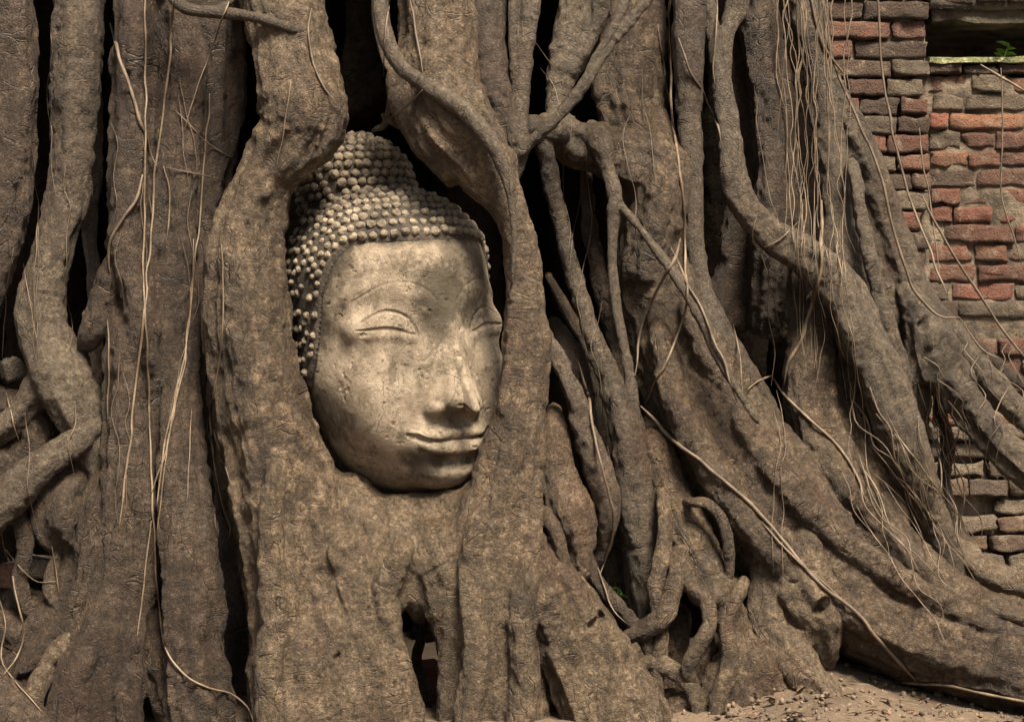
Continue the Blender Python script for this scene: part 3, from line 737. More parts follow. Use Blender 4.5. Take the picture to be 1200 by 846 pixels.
extra([(108, 90, 9, .26), (112, 180, 10, .26), (106, 270, 10, .25), (112, 350, 10, .24), (104, 430, 12, .22), (112, 520, 12, .2)], mat=M_OLD)
extra([(108, 700, 8, .0), (88, 745, 10, -.02), (60, 775, 11, -.03), (40, 815, 12, -.05), (34, 870, 12, -.05)])
extra([(-20, 560, 9, .02), (14, 586, 10, .01), (30, 630, 10, .0), (22, 680, 9, .01), (34, 720, 8, .02)], mat=M_OLD)
extra([(70, 640, 6, .02), (58, 690, 8, .01), (78, 730, 8, .0), (70, 790, 8, -.02), (86, 850, 9, -.04)], mat=M_OLD)
extra([(880, 470, 9, .26), (902, 520, 11, .25), (930, 560, 12, .24), (962, 600, 12, .23), (1000, 632, 10, .22), (1040, 664, 7, .2)], mat=M_GREY)
extra([(940, 250, 9, .42), (936, 320, 10, .41), (932, 380, 10, .40), (938, 440, 10, .39), (934, 500, 8, .38)], mat=M_OLD)
extra([(1000, 200, 8, .43), (1012, 270, 9, .42), (1030, 340, 10, .42), (1050, 410, 11, .42), (1066, 480, 11, .42), (1082, 540, 10, .42), (1100, 590, 9, .42)], mat=M_GREY)
extra([(1100, 470, 7, .6), (1112, 520, 8, .62), (1106, 570, 8, .62), (1122, 620, 8, .6), (1150, 660, 8, .55)], mat=M_OLD)
extra([(1120, 385, 6, .66), (1158, 418, 8, .66), (1186, 440, 8, .66), (1230, 470, 8, .66)], mat=M_OLD)

# ================================================================== HEAD
HD, HX, HY = .12, 462.0, 384.5
def ell(p, c, r):
    q = (p - c) / np.array(r); k0 = np.linalg.norm(q, axis=1); k1 = np.linalg.norm(q / np.array(r), axis=1) + 1e-9
    return k0 * (k0 - 1) / k1
def cap(p, a, b, ra, rb=None):
    a = np.array(a, float); b = np.array(b, float); rb = ra if rb is None else rb
    ab = b - a; t = np.clip(((p - a) @ ab) / (ab @ ab + 1e-9), 0, 1)
    return np.linalg.norm(p - a - t[:, None] * ab, axis=1) - (ra + (rb - ra) * t)
def chain(p, pts):
    d = None
    for u, v in zip(pts[:-1], pts[1:]):
        c = cap(p, u[:3], v[:3], u[3], v[3]); d = c if d is None else np.minimum(d, c)
    return d
def smin(a, b, k):
    h = np.clip(.5 + .5 * (b - a) / k, 0, 1); return b * (1 - h) + a * h - k * h * (1 - h)
def ssub(a, b, k): return -smin(-a, b, k)           # a minus b
def head_base(p):
    d = ell(p, np.array((0, -12, 54)), (117, 128, 108))
    d = smin(d, ell(p, np.array((0, 4, -42)), (116, 114, 130)), 30)
    d = smin(d, ell(p, np.array((0, 30, -112)), (90, 80, 80)), 30)
    u = ell(p, np.array((-4, -60, 162)), (66, 66, 67))
    d = smin(d, u, 15)
    return d
def head_smooth(p):
    m = p.copy(); m[:, 0] = np.abs(m[:, 0])
    d = head_base(p)
    d = smin(d, ell(m, np.array((0, 88, -160)), (36, 28, 26)), 24)             # chin
    d = smin(d, ell(m, np.array((60, 66, -78)), (42, 36, 56)), 28)             # cheeks
    d = smin(d, chain(m, [(8, 109, 0, 8), (15, 106, 24, 6), (36, 102, 38, 4), (64, 86, 42, 3), (90, 62, 32, 2)]), 20)
    d = ssub(d, chain(m, [(30, 124, -2, 8), (56, 121, 10, 6), (84, 98, 12, 4)]), 20)
    d = smin(d, ell(m, np.array((63, 68, -1)), (40, 24, 24)), 16)
    # nose: sharp ridge on a broad wedge
    d = smin(d, chain(m, [(0, 113, 16, 5), (0, 127, -20, 4), (0, 147, -68, 4.5), (0, 162, -97, 5)]), 6)
    d = smin(d, cap(m, (7, 108, -6), (20, 118, -88, ), 7, 13), 14)
    d = smin(d, cap(m, (4, 118, -20), (10, 136, -88, ), 7, 12), 8)
    d = smin(d, ell(m, np.array((25, 114, -94)), (11, 17, 11)), 7)
    d = ssub(d, ell(m, np.array((11, 134, -110)), (8, 9, 5)), 3)
    d = smin(d, ell(m, np.array((0, 96, -128)), (52, 28, 27)), 14)
    return d
def surf(sdf, XZ):
    """point of the surface straight ahead of (x, z)"""
    XZ = np.array(XZ, float); p = np.stack([XZ[:, 0], np.full(len(XZ), 220.0), XZ[:, 1]], 1)
    for _ in range(90): p[:, 1] -= np.clip(sdf(p) * .7, -4, 40)
    return p
def groove(sdf, spec, sink=0.0):
    q = surf(sdf, [(a[0], a[1]) for a in spec]); q[:, 1] -= sink
    W = catmull(np.hstack([q, np.array([[a[2]] for a in spec])]), lambda r: 3.0)
    W[:, 3] = np.maximum(W[:, 3], .3)
    return [tuple(w) for w in W]
G_CREASE = groove(head_smooth, [(34, -14, .6), (37, -4, 1.5), (45, 8, 1.8), (56, 15, 1.9), (68, 17, 1.8), (82, 12, 1.5), (95, 4, .5)])
G_SLIT = groove(head_smooth, [(35, -11, .8), (46, -9, 2.0), (56, -5, 2.6), (68, -3, 2.8), (80, -3, 2.2), (98, -3, .6)])
G_BROW = groove(head_smooth, [(13, 26, .5), (26, 40, 1.0), (46, 48, 1.1), (70, 46, .9), (94, 30, .4)])
G_LID = groove(head_smooth, [(40, -17, 2), (56, -12, 3), (72, -10, 3), (88, -10, 2)], 3.0)
def head_lips(p):
    m = p.copy(); m[:, 0] = np.abs(m[:, 0])
    d = head_smooth(p)
    d = smin(d, L_UP(m), 4); d = smin(d, L_LO(m), 5)
    return d
_u = groove(head_smooth, [(48, -122, 2.5), (34, -124, 4.5), (18, -124, 5.5), (8, -121, 5.5), (0, -123, 5)], 1.0)
_l = groove(head_smooth, [(40, -134, 3.5), (24, -139, 6.5), (0, -141, 7.5)], 2.0)
L_UP = lambda m: chain(m, _u[::2] + _u[-1:])
L_LO = lambda m: chain(m, _l[::2] + _l[-1:])
G_LIP = groove(head_lips, [(54, -122, 2.6), (47, -125, 4.4), (34, -130, 2.6), (16, -131, 2.2), (0, -132, 2.4)])
def head_sdf(p):
    m = p.copy(); m[:, 0] = np.abs(m[:, 0])
    d = head_lips(p)
    d = smin(d, chain(m, G_LID[::3]), 7)
    d = ssub(d, chain(m, G_CREASE[::2]), 1.6)
    d = ssub(d, chain(m, [(a_[0], a_[1], a_[2], .35) for a_ in G_BROW[::2]]), 2.5)
    d = ssub(d, chain(m, G_SLIT[::2]), 1.2)
    d = ssub(d, chain(m, G_LIP[::2]), 1.5)
    d = ssub(d, cap(m, (0, 127, -110), (0, 128, -117), 3), 5)
    d = ssub(d, cap(m, (0, 120, -158), (22, 114, -156), 5), 10)
    return d
def cast(sdf, C, D, R0=330.0, it=44):
    t = np.full(len(D), R0); 
    for _ in range(it):
        t = t - np.clip(sdf(C + D * t[:, None]) * .8, -6, 60)
    return C + D * t[:, None]
HC = np.array((0.0, -5.0, -5.0))
def dirs(az, el): return np.stack([np.sin(az) * np.cos(el), np.cos(az) * np.cos(el), np.sin(el)], 1)
yaw, pitch, roll = math.radians(34.5), math.radians(2), math.radians(-3.0)
# local X = viewer right when frontal, Y = forward, Z = up; forward maps to world -Y
cy, sy = math.cos(yaw), math.sin(yaw)
RYAW = np.array([[cy, sy, 0], [sy, -cy, 0], [0, 0, 1]])            # columns: X, F, Z in world
cr, sr = math.cos(roll), math.sin(roll)
RROLL = np.array([[cr, 0, sr], [0, 1, 0], [-sr, 0, cr]])
cp, sp = math.cos(pitch), math.sin(pitch)
RP = np.array([[1, 0, 0], [0, cp, -sp], [0, sp, cp]])
HM = RYAW @ RP @ RROLL
H0 = P(HX, HY, HD); HS = S(HD)
def to_world(p): return (p @ HM.T) * HS + H0
head = bpy.data.objects.new("stone_head", None); COL.objects.link(head)
head['label'] = "serene carved sandstone head with closed eyes and beaded curls, cradled by tree roots"; head['category'] = "sculpture"

naz, nel = 620, 560
# denser columns on the face
a = np.linspace(-1, 1, naz, endpoint=False); AZ = np.pi * (a * .55 + .45 * a ** 3)
EL = np.linspace(-np.pi / 2 + .01, np.pi / 2 - .01, nel)
AA, EE = np.meshgrid(AZ, EL, indexing='ij')
Dg = dirs(AA.ravel(), EE.ravel())
Pg = cast(head_sdf, HC, Dg)
i, j = np.meshgrid(np.arange(naz), np.arange(nel - 1), indexing='ij'); i2 = (i + 1) % naz
Fg = np.stack([i * nel + j, i * nel + j + 1, i2 * nel + j + 1, i2 * nel + j], -1).reshape(-1, 4)
def hairline(az):
    t = np.degrees(np.abs(az))
    return np.interp(t, [0, 25, 50, 58, 66, 73, 77, 81, 90, 180], [97, 98, 97, 92, 74, 46, 8, -32, -62, -70])
azp = np.arctan2(Pg[:, 0], Pg[:, 1])
above = Pg[:, 2] - hairline(azp)
# weathering: dents, chips, pits
q = Pg / 100.0
ero = fbm(q * 1.8, 41, 3) * 1.3 + fbm(q * 7, 43, 3) * .55
pit = np.clip(fbm(q * 13, 44, 2) - .52, 0, 1) * -6
chipm = np.clip(fbm(q * 3.1, 47, 3) - .30, 0, 1)
chip = -chipm * 5.0 * (.5 + fbm(q * 16, 48, 2))
Pf = Pg + Dg * (ero + pit + chip)[:, None]
me = mesh_from("face", to_world(Pf), Fg)
set_attr(me, 'loc', Pf / 100.0)
m, nt, b = new_mat("weathered_sandstone"); g = NT(nt); lc = g.attr('loc')
c = g.mix(g.ramp(g.noise(lc, 2.2, 4, .6), [(.35, 0.0), (.65, 1.0)]), (.25, .20, .145), (.44, .36, .268))
c = g.mix(g.math('MULTIPLY', g.ramp(g.noise(lc, 9, 4, .7), [(.52, 0.0), (.68, 1.0)]), .5), c, (.58, .48, .37))
# dark lichen stains with their own outlines, placed where the stone carries them
def blob(cx, cy_, cz, r, e0=.55):
    v = g.n("ShaderNodeVectorMath", operation='DISTANCE'); g.l(lc, v.inputs[0]); v.inputs[1].default_value = (cx, cy_, cz)
    dn = g.math('ADD', g.math('DIVIDE', v.outputs['Value'], r), g.math('MULTIPLY', g.math('SUBTRACT', g.noise(lc, 6, 5, .75), .5), 1.5))
    return g.ramp(dn, [(e0, 1.0), (1.0, 0.0)])
stain = (.075, .064, .048)
c = g.mix(g.math('MULTIPLY', g.ramp(g.noise(lc, 3.3, 6, .75, .5), [(.50, 0.0), (.62, 1.0)]), .62), c, stain)
for bb, k in ((( -.02, 1.12, .34, .48), .85), ((.34, 1.0, .16, .3), .7), ((-.16, 1.12, .0, .28), .7), ((-.12, 1.12, -.5, .2), .5), ((-.28, .98, -1.5, .34), .85), ((.5, .95, .6, .3), .5), ((-.95, .45, .78, .3), .7), ((.1, 1.15, .8, .22), .45), ((-.55, 1.0, -.3, .24), .45), ((-1.12, .1, .1, .45), .9), ((-1.05, .2, .6, .4), .85), ((-1.1, .1, -.9, .35), .6)):
    c = g.mix(g.math('MULTIPLY', blob(*bb), k), c, stain)
hl = g.n("ShaderNodeAttribute", attribute_name='above').outputs['Vector']
sx = g.n("ShaderNodeSeparateXYZ"); g.l(hl, sx.inputs[0])
hh = g.math('ADD', sx.outputs[0], g.math('MULTIPLY', g.math('SUBTRACT', g.noise(lc, 5, 5, .7), .5), .35))
c = g.mix(g.ramp(g.math('ADD', hh, .5), [(.38, 0.0), (.52, .9)]), c, (.045, .04, .03))
wv = g.n('ShaderNodeVectorMath', operation='MULTIPLY_ADD'); wz_ = g.n('ShaderNodeTexNoise'); wz_.inputs['Scale'].default_value = 3; wz_.inputs['Detail'].default_value = 5; g.l(lc, wz_.inputs['Vector'])
g.l(wz_.outputs['Color'], wv.inputs[0]); wv.inputs[1].default_value = (.5, .5, .5); g.l(lc, wv.inputs[2])
ck = g.ramp(g.voro(wv.outputs[0], 1.35, 'DISTANCE_TO_EDGE'), [(0.0, 1.0), (.012, 0.0)])
ck = g.math('MULTIPLY', ck, g.ramp(g.noise(lc, 1.9, 3, .5), [(.47, 0.0), (.54, 1.0)]))
c = g.mix(g.math('MULTIPLY', ck, .45), c, (.06, .045, .03))
pits_ = g.ramp(g.noise(lc, 26, 2, .5), [(.27, 1.0), (.33, 0.0)])
c = g.mix(g.math('MULTIPLY', pits_, .7), c, (.10, .075, .05))
g.l(c, b.inputs['Base Color']); b.inputs['Roughness'].default_value = 1.0; b.inputs['Specular IOR Level'].default_value = .08
nb = g.bump(g.noise(lc, 22, 6, .75), .008); nb = g.bump(g.noise(lc, 75, 4, .7), .003, 1, nb)
nb = g.bump(pits_, -.0012, 1, nb); nb = g.bump(ck, -.0012, 1, nb)
g.l(nb, b.inputs['Normal'])
set_attr(me, 'above', np.stack([above / 100, above * 0, above * 0], 1))
face = link("face", me, m, head)

# hair cap + rows of curls in one mesh
mask = above > -4
lift = np.clip((above + 4) / 8, 0, 1) * 5.0 - .4
Ph = Pg + Dg * (lift + fbm(q * 9, 51, 3) * 1.2)[:, None]
keep = mask[Fg].all(1)
used = np.unique(Fg[keep]); remap = np.full(len(Pg), -1); remap[used] = np.arange(len(used))
capV, capF = Ph[used], remap[Fg[keep]]
bmI = bmesh.new(); bmesh.ops.create_icosphere(bmI, subdivisions=3, radius=1.0)
IV = np.array([v.co[:] for v in bmI.verts]); IF = np.array([[v.index for v in f.verts] for f in bmI.faces]); bmI.free()
def snorm(p):
    e = .8; o = np.eye(3) * e
    n = np.stack([head_base(p + o[k]) - head_base(p - o[k]) for k in range(3)], 1); return n / np.linalg.norm(n, axis=1)[:, None]
rows = []
rs = random.Random(5)
beadP, beadR = [], []
def add_row(pts, r):
    for p in pts: beadP.append(p); beadR.append(r)
# main cap: rows climb from the hairline by equal steps
az = np.linspace(-np.pi * .78, np.pi * .78, 900)
def surf_row(frac_el, azs): return cast(head_base, HC, dirs(azs, frac_el), it=40)
Rxy = 118.0
el0 = np.arctan2(hairline(az) + 11 - HC[2], 113.0)
el1 = math.radians(69)
NR = 11
for k in range(NR):
    f = k / (NR - 1)
    el = el0 * (1 - f) + el1 * f
    pr = surf_row(el, az)
    L = np.concatenate([[0], np.cumsum(np.linalg.norm(np.diff(pr, axis=0), axis=1))])
    sp_ = 11.6 - 1.0 * f
    t = np.arange((k % 2) * .5 * sp_ + rs.uniform(-1, 1), L[-1], sp_)
    add_row(np.stack([np.interp(t, L, pr[:, c_]) for c_ in range(3)], 1), 5.5 - .5 * f)
# topknot: rings about its own axis
UC = np.array((-4.0, -60.0, 162.0))
for k in range(12):
    el = math.radians(-22 + k * 9.6)
    pts = []
    rad = 68 * math.cos(el); n = max(5, int(2 * math.pi * rad / 11.6))
    azs = (np.arange(n) + .5 * (k % 2)) / n * 2 * np.pi
    p = cast(head_base, UC, dirs(azs, np.full(n, el)), R0=200, it=40)
    pc = p[(p[:, 2] > 150) | (p[:, 1] < -60)] 
    add_row(pc, 5.5)
beadP = np.array(beadP); beadR = np.array(beadR)
# drop crowded beads
keepb = []
for i_, p in enumerate(beadP):
    if p[2] - hairline(np.arctan2(p[0], p[1])) < 2: continue
    if keepb and np.min(np.linalg.norm(beadP[keepb] - p, axis=1)) < 9.2: continue
    keepb.append(i_)
fd = dirs(RNG.uniform(-2.2, 2.2, 4500), RNG.uniform(.25, 1.5, 4500)); fp = cast(head_base, HC, fd, it=40)
keptP = list(beadP[keepb]); keptR = list(beadR[keepb])
for p in fp:
    if p[2] - hairline(np.arctan2(p[0], p[1])) < 6: continue
    if np.min(np.linalg.norm(np.array(keptP) - p, axis=1)) < 11.0: continue
    keptP.append(p); keptR.append(5.2)
beadP, beadR = np.array(keptP), np.array(keptR)
BN = snorm(beadP)
bV, bF, off = [], [], 0
wear = fbm(beadP / 100 * 2.2, 61, 3)
for p, n, r, w in zip(beadP, BN, beadR, wear):
    side = p[0] < -88 and p[2] < 118
    if side and rs.random() < .2: continue
    if side: r = r * .8
    if w > .55 and rs.random() < .8: continue
    n = n + np.array([rs.uniform(-.12, .12) for _ in range(3)]); n /= np.linalg.norm(n)
    t = np.cross(n, (0, 0, 1.0)); t /= np.linalg.norm(t) + 1e-9; bt = np.cross(n, t)
    rr = r * rs.uniform(.84, 1.08)
    jj = np.array([rs.uniform(-.8, .8) for _ in range(3)])
    loc = IV * (rr, rr, rr * rs.uniform(.8, 1.05))
    loc = loc + (vnoise(IV * 1.1 + p / 3, 5) * .20 + vnoise(IV * 3.1 + p, 6) * .09)[:, None] * IV * rr
    spin = 1 + .06 * np.sin(np.arctan2(IV[:, 1], IV[:, 0]) + IV[:, 2] * 9)
    loc = loc * spin[:, None]
    bV.append(p + jj + n * (4.2) + loc[:, :1] * t + loc[:, 1:2] * bt + loc[:, 2:3] * n); bF.append(IF + off); off += len(IV)
bV = np.vstack(bV); bF = np.vstack(bF)
allV = np.vstack([capV, bV])
me = bpy.data.meshes.new("hair")
idx = np.concatenate([capF.ravel(), (bF + len(capV)).ravel()]).astype(np.int32)
me.vertices.add(len(allV)); me.vertices.foreach_set("co", to_world(allV).astype(np.float32).ravel())
me.loops.add(len(idx)); me.loops.foreach_set("vertex_index", idx)
me.polygons.add(len(capF) + len(bF))
me.polygons.foreach_set("loop_start", np.concatenate([np.arange(len(capF)) * 4, capF.size + np.arange(len(bF)) * 3]).astype(np.int32))
me.polygons.foreach_set("material_index", np.concatenate([np.zeros(len(capF)), np.ones(len(bF))]).astype(np.int32))
me.update(calc_edges=True); me.polygons.foreach_set("use_smooth", np.ones(len(me.polygons), dtype=bool))
set_attr(me, 'loc', allV / 100)
def hair_mat(name, c1, c2, c3, thr):
    m, nt, b = new_mat(name); g = NT(nt); lc = g.attr('loc')
    c = g.mix(g.ramp(g.noise(lc, 3.0, 5, .65), [(thr, 0.0), (thr + .2, 1.0)]), c1, c2)
    c = g.mix(g.ramp(g.noise(lc, 19, 4, .7), [(.5, 0.0), (.68, .8)]), c, c3)
    g.l(c, b.inputs['Base Color']); b.inputs['Roughness'].default_value = .85
    g.l(g.bump(g.noise(lc, 25, 4, .7), .006), b.inputs['Normal'])
    return m
M_H1 = hair_mat("blackened_stone", (.018, .014, .010), (.060, .046, .031), (.085, .065, .045), .42)
M_H2 = hair_mat("curl_stone", (.10, .08, .056), (.30, .245, .178), (.08, .062, .043), .42)
hair = link("hair", me, M_H1, head, label="rows of small rounded stone curls rising into a topknot"); me.materials.append(M_H2)
LOOSE.append(face)

# ================================================================== STRANDS (aerial roots)
bpy.context.view_layer.update()
bvhs = []
for o in LOOSE:
    n = len(o.data.vertices); V = np.empty(n * 3, dtype=np.float32); o.data.vertices.foreach_get("co", V)
    polys = [tuple(p.vertices) for p in o.data.polygons] if len(o.data.polygons) < 60000 else None
    if polys is None:
        L = np.empty(len(o.data.loops), dtype=np.int32); o.data.loops.foreach_get("vertex_index", L)
        ls = np.empty(len(o.data.polygons), dtype=np.int32); o.data.polygons.foreach_get("loop_start", ls)
        lt = np.empty(len(o.data.polygons), dtype=np.int32); o.data.polygons.foreach_get("loop_total", lt)
        L = L.tolist(); polys = [L[a:a + b_] for a, b_ in zip(ls.tolist(), lt.tolist())]
    bvhs.append(BVHTree.FromPolygons(V.reshape(-1, 3).tolist(), polys))
CAM = Vector((0, -DIST, CAMZ))
def surf_depth(px, py, far=.75):
    d = (Vector(P(px, py, 0)) - CAM).normalized(); best = far
    for t in bvhs:
        h = t.ray_cast(CAM, d, 8)
        if h[0] is not None: best = min(best, h[0].y)
    return best
def strand(pts, r, mat=None, name="hanging_root", lift=.003, far=.5, r2=None, hug=True, parent=tree, wob=1.0, label=None, sides=7, **props):
    """pts (px, py[, d]) down a thin aerial root that hangs in front of or lies on the roots"""
    base = []
    r = r * .68; r2 = None if r2 is None else r2 * .68
    for p in pts:
        d = p[2] if len(p) > 2 else min(far, surf_depth(p[0], p[1], far)) - lift
        base.append((p[0], p[1], d, r))
    A_ = np.array(base, float)
    W = catmull(A_, lambda _r: 9.0)
    n = len(W); sd_ = random.random() * 50
    tt = np.arange(n) * .35
    W[:, 0] += vnoise(np.stack([tt, np.full(n, sd_), np.zeros(n)], 1), 3) * 1.6 * wob
    if hug:
        lim = np.array([surf_depth(x, y, far) - lift for x, y in W[:, :2]])
        D = np.minimum(W[:, 2], lim)
        # taut, not sunk: smooth from the front
        for _ in range(6):
            D2 = D.copy(); D2[1:-1] = (D[:-2] + D[1:-1] + D[2:]) / 3; D = np.minimum(D2, lim)
        W[:, 2] = D
    rr = np.linspace(r, r if r2 is None else r2, n) * (1 + .15 * vnoise(np.stack([tt * 2, np.full(n, sd_), np.ones(n)], 1), 4))
    e_ = np.arange(n); rr = rr * np.clip(np.minimum(1.0, .35 + (n - 1 - e_) / 6.0), 0, 1) * (1 if pts[0][1] < 5 else np.clip(.4 + e_ / 5.0, 0, 1))
    C = np.array([P(*w[:3]) for w in W]); R = rr * np.array([S(w[2]) for w in W])
    V, F4, F3, s, fr = tube_arrays(C, R, sides)
    F3 = np.hstack([F3, F3[:, 2:3]])
    return (V, F4, F3, name, mat or M_STRAW, parent, label, props)
def emit(t):
    V, F4, F3, name, mat, parent, label, props = t
    me = bpy.data.meshes.new(name)
    tr = F3[:, :3]
    idx = np.concatenate([F4.ravel(), tr.ravel()]).astype(np.int32)
    me.vertices.add(len(V)); me.vertices.foreach_set("co", V.astype(np.float32).ravel())
    me.loops.add(len(idx)); me.loops.foreach_set("vertex_index", idx)
    me.polygons.add(len(F4) + len(tr)); me.polygons.foreach_set("loop_start", np.concatenate([np.arange(len(F4)) * 4, F4.size + np.arange(len(tr)) * 3]).astype(np.int32))
    me.update(calc_edges=True); me.polygons.foreach_set("use_smooth", np.ones(len(me.polygons), dtype=bool))
    return link(name, me, mat, parent, label=label, **props)
ST = []
def s(*a, **k): ST.append(strand(*a, **k))
# left trunk strands
s([(170, -30), (171, 80), (170, 170), (169, 260), (168, 340), (172, 400), (175, 470), (178, 560), (181, 640), (187, 720), (194, 760), (215, 790), (245, 806), (270, 812), (290, 828), (298, 848)], 1.9, label="longest pale strand hanging the whole height of the left trunk")
s([(205, -30), (200, 60), (193, 120), (186, 170), (180, 215), (176, 280), (172, 330), (166, 400), (160, 450), (150, 540), (140, 620)], 2.1)
s([(275, -20), (262, 20), (247, 60), (232, 100), (222, 130), (217, 153)], 1.7, r2=1.1)
s([(129, 28), (138, 60), (152, 100), (166, 145), (175, 175), (183, 196)], 3.6, M_THIN, r2=3.0)
s([(168, 205), (160, 235), (143, 258), (131, 280), (127, 300), (128, 320)], 3.2, M_THIN, r2=2.4)
s([(192, 195), (198, 225), (197, 260), (193, 290)], 1.6)
s([(245, 110), (243, 150), (239, 190), (236, 230), (232, 280), (226, 330), (222, 370), (215, 420), (205, 470), (193, 530), (178, 580)], 1.7)
s([(228, 280), (226, 340), (219, 400), (214, 440), (196, 505), (187, 560), (183, 600)], 1.5)
s([(178, 610), (170, 660), (166, 710), (160, 750)], 1.4)
s([(190, 196), (225, 203), (265, 212)], 1.2, M_THIN)
s([(205, 130), (240, 165), (272, 186)], 1.3, M_THIN)
s([(340, 95), (334, 140), (328, 180), (322, 210)], 1.1)
s([(258, 280), (262, 350), (258, 420), (248, 480), (252, 510), (262, 540), (272, 570)], 1.5, M_THIN)
s([(246, 490), (250, 540), (260, 590), (270, 620), (262, 640)], 1.2)
s([(0, 625), (12, 660), (20, 700), (28, 740), (22, 765), (5, 790)], 1.7)
s([(3, 640), (25, 668), (45, 682), (70, 680)], 1.2)
s([(-5, 690), (5, 730), (2, 770), (20, 800), (50, 835)], 1.4)
s([(15, 290), (8, 350), (4, 420)], 1.2, M_THIN)
s([(6, 460), (14, 490), (24, 520)], 1.3)
s([(126, 375), (127, 440), (126, 500)], 1.5)
s([(210, 440), (200, 500), (190, 560), (184, 620), (176, 655)], 1.2)
s([(60, 640), (66, 670), (70, 695)], 1.0)
s([(225, 480), (222, 540), (219, 590)], 1.0)
# centre
s([(478, -30), (485, 30), (491, 60), (497, 86)], 2.0, M_THIN)
s([(458, -20), (452, 40), (450, 90)], 1.5, M_THIN)
s([(366, 10), (362, 40), (368, 75), (382, 105), (396, 126)], 2.0, M_THIN)
s([(494, 106), (475, 125), (452, 142)], 2.0, M_THIN)
s([(633, 80), (648, 100), (660, 130)], 1.1)
s([(628, 50), (650, 80), (668, 105)], 1.0)
# strands by the gap
s([(784, -30), (785, 60), (786, 120), (791, 170), (798, 215), (802, 270), (804, 310), (804, 350), (797, 380), (780, 425), (762, 460), (752, 480)], 2.2, label="pale strand crossing the top of the big buttress in a long curve")
s([(772, 30), (779, 80), (786, 130), (794, 175)], 1.6)
s([(839, -40), (839, 20), (837, 70), (838, 100)], 1.6, M_THIN)
s([(796, 45), (808, 80), (824, 110), (838, 140), (846, 175)], 2.2, M_THIN)
s([(796, 280), (788, 308), (768, 345), (755, 370), (748, 400), (744, 440)], 3.4, M_THIN, r2=2.2)
s([(786, 290), (805, 330), (822, 360), (838, 400), (850, 430), (862, 470)], 2.4, M_THIN)
s([(749, 476), (790, 515), (840, 556), (880, 592), (897, 610), (930, 650), (970, 690), (1010, 725), (1045, 768), (1074, 799)], 3.4, M_MID, wob=1.4, label="straight taut root slanting down across the front of the big buttress")
s([(893, 612), (925, 648), (965, 683), (1000, 716)], 2.0, M_THIN, wob=.5)
s([(678, 425), (690, 470), (700, 530), (714, 580), (720, 610), (712, 650), (703, 675)], 2.4, M_THIN)
s([(700, 665), (708, 690), (720, 715), (735, 730)], 1.6)
s([(903, 440), (925, 468), (950, 492), (980, 520), (1000, 550), (1015, 585)], 2.6, M_STRAW, label="pale broken strand arching out of the dark hollow")
s([(905, 440), (896, 443), (885, 448), (875, 456)], 2.4, M_THIN)
s([(860, 380), (866, 410), (870, 460)], 1.6, M_THIN)
s([(990, 90), (968, 60), (955, 20), (948, -20)], 3.0, M_THIN)
s([(962, -30), (968, 40), (985, 95), (1005, 140), (1030, 200), (1045, 260), (1060, 310), (1075, 345), (1100, 370), (1125, 372)], 2.6, M_THIN)
s([(1170, 420), (1150, 408), (1125, 372)], 2.0, M_THIN)
s([(962, 235), (962, 310), (955, 345), (942, 390), (922, 430), (918, 455)], 3.4, M_STRAW, label="stout pale strand bowed over the dark hollow")
s([(935, 260), (908, 285), (888, 290), (882, 275), (886, 255)], 1.3)
# strands before the wall
s([(1029, -30, .9), (1031, 60, .9), (1045, 150, .9), (1066, 230, .9), (1092, 300, .85), (1110, 345, .8)], 2.2, M_THIN, hug=False)
s([(1076, 150, 1.5), (1084, 200, 1.5), (1096, 270, 1.5), (1100, 330, 1.5)], 1.4, M_STRAW, hug=False)
s([(1172, 80, 1.8), (1176, 150, 1.8), (1172, 220, 1.8), (1185, 270, 1.8), (1196, 310, 1.8)], 1.5, M_THIN, hug=False)
s([(1080, 230, 1.0), (1110, 285, 1.0), (1150, 350, 1.0), (1185, 400, 1.0), (1210, 430, 1.0)], 2.4, M_THIN, hug=False)
s([(1150, 76, 2.3), (1175, 92, 2.3), (1215, 115, 2.3)], 2.6, M_STRAW, hug=False)
# the twisted bundle in front of the right-hand roots
rb = random.Random(21)
for k in range(20):
    x0 = rb.choice([918, 930, 938, 946, 952, 958, 966, 978, 990]) + rb.uniform(-7, 7)
    y1 = rb.uniform(250, 680)
    pts = []; x = x0; y = -30
    drift = rb.uniform(-.02, .10)
    while y < y1:
        xx = x + 7 * math.sin(y / rb.uniform(60, 90) + k)
        if y > 250: x += (y - 250) * .012 * rb.uniform(.5, 1.6)
        pts.append((xx, y)); x += drift * 45; y += rb.uniform(38, 60)
    if len(pts) > 3:
        s(pts, rb.uniform(.8, 1.9), rb.choice([M_STRAW, M_THIN, M_THIN]), far=.42, lift=.003 + rb.uniform(0, .02), r2=.5, wob=2.2)
for k in range(18):         # lower tangle
    x = rb.uniform(985, 1060); y = rb.uniform(440, 600); pts = [(x, y)]
    for _ in range(rb.randint(3, 6)):
        x += rb.uniform(4, 26); y += rb.uniform(18, 34); pts.append((x + rb.uniform(-5, 5), y))
    s(pts, rb.uniform(1.0, 2.2), rb.choice([M_STRAW, M_THIN]), far=.5, lift=.004 + rb.uniform(0, .02), r2=.8)
EX = []
for k in range(18):         # fringe by the footing
    x = rb.uniform(1062, 1105); y = rb.uniform(430, 560); pts = [(x, y)]
    for _ in range(rb.randint(3, 6)):
        x += rb.uniform(1, 14); y += rb.uniform(18, 34); pts.append((x + rb.uniform(-6, 6), y))
    EX.append(strand(pts, rb.uniform(.9, 1.8), rb.choice([M_STRAW, M_THIN]), far=.7, lift=.004 + rb.uniform(0, .03), r2=.8))
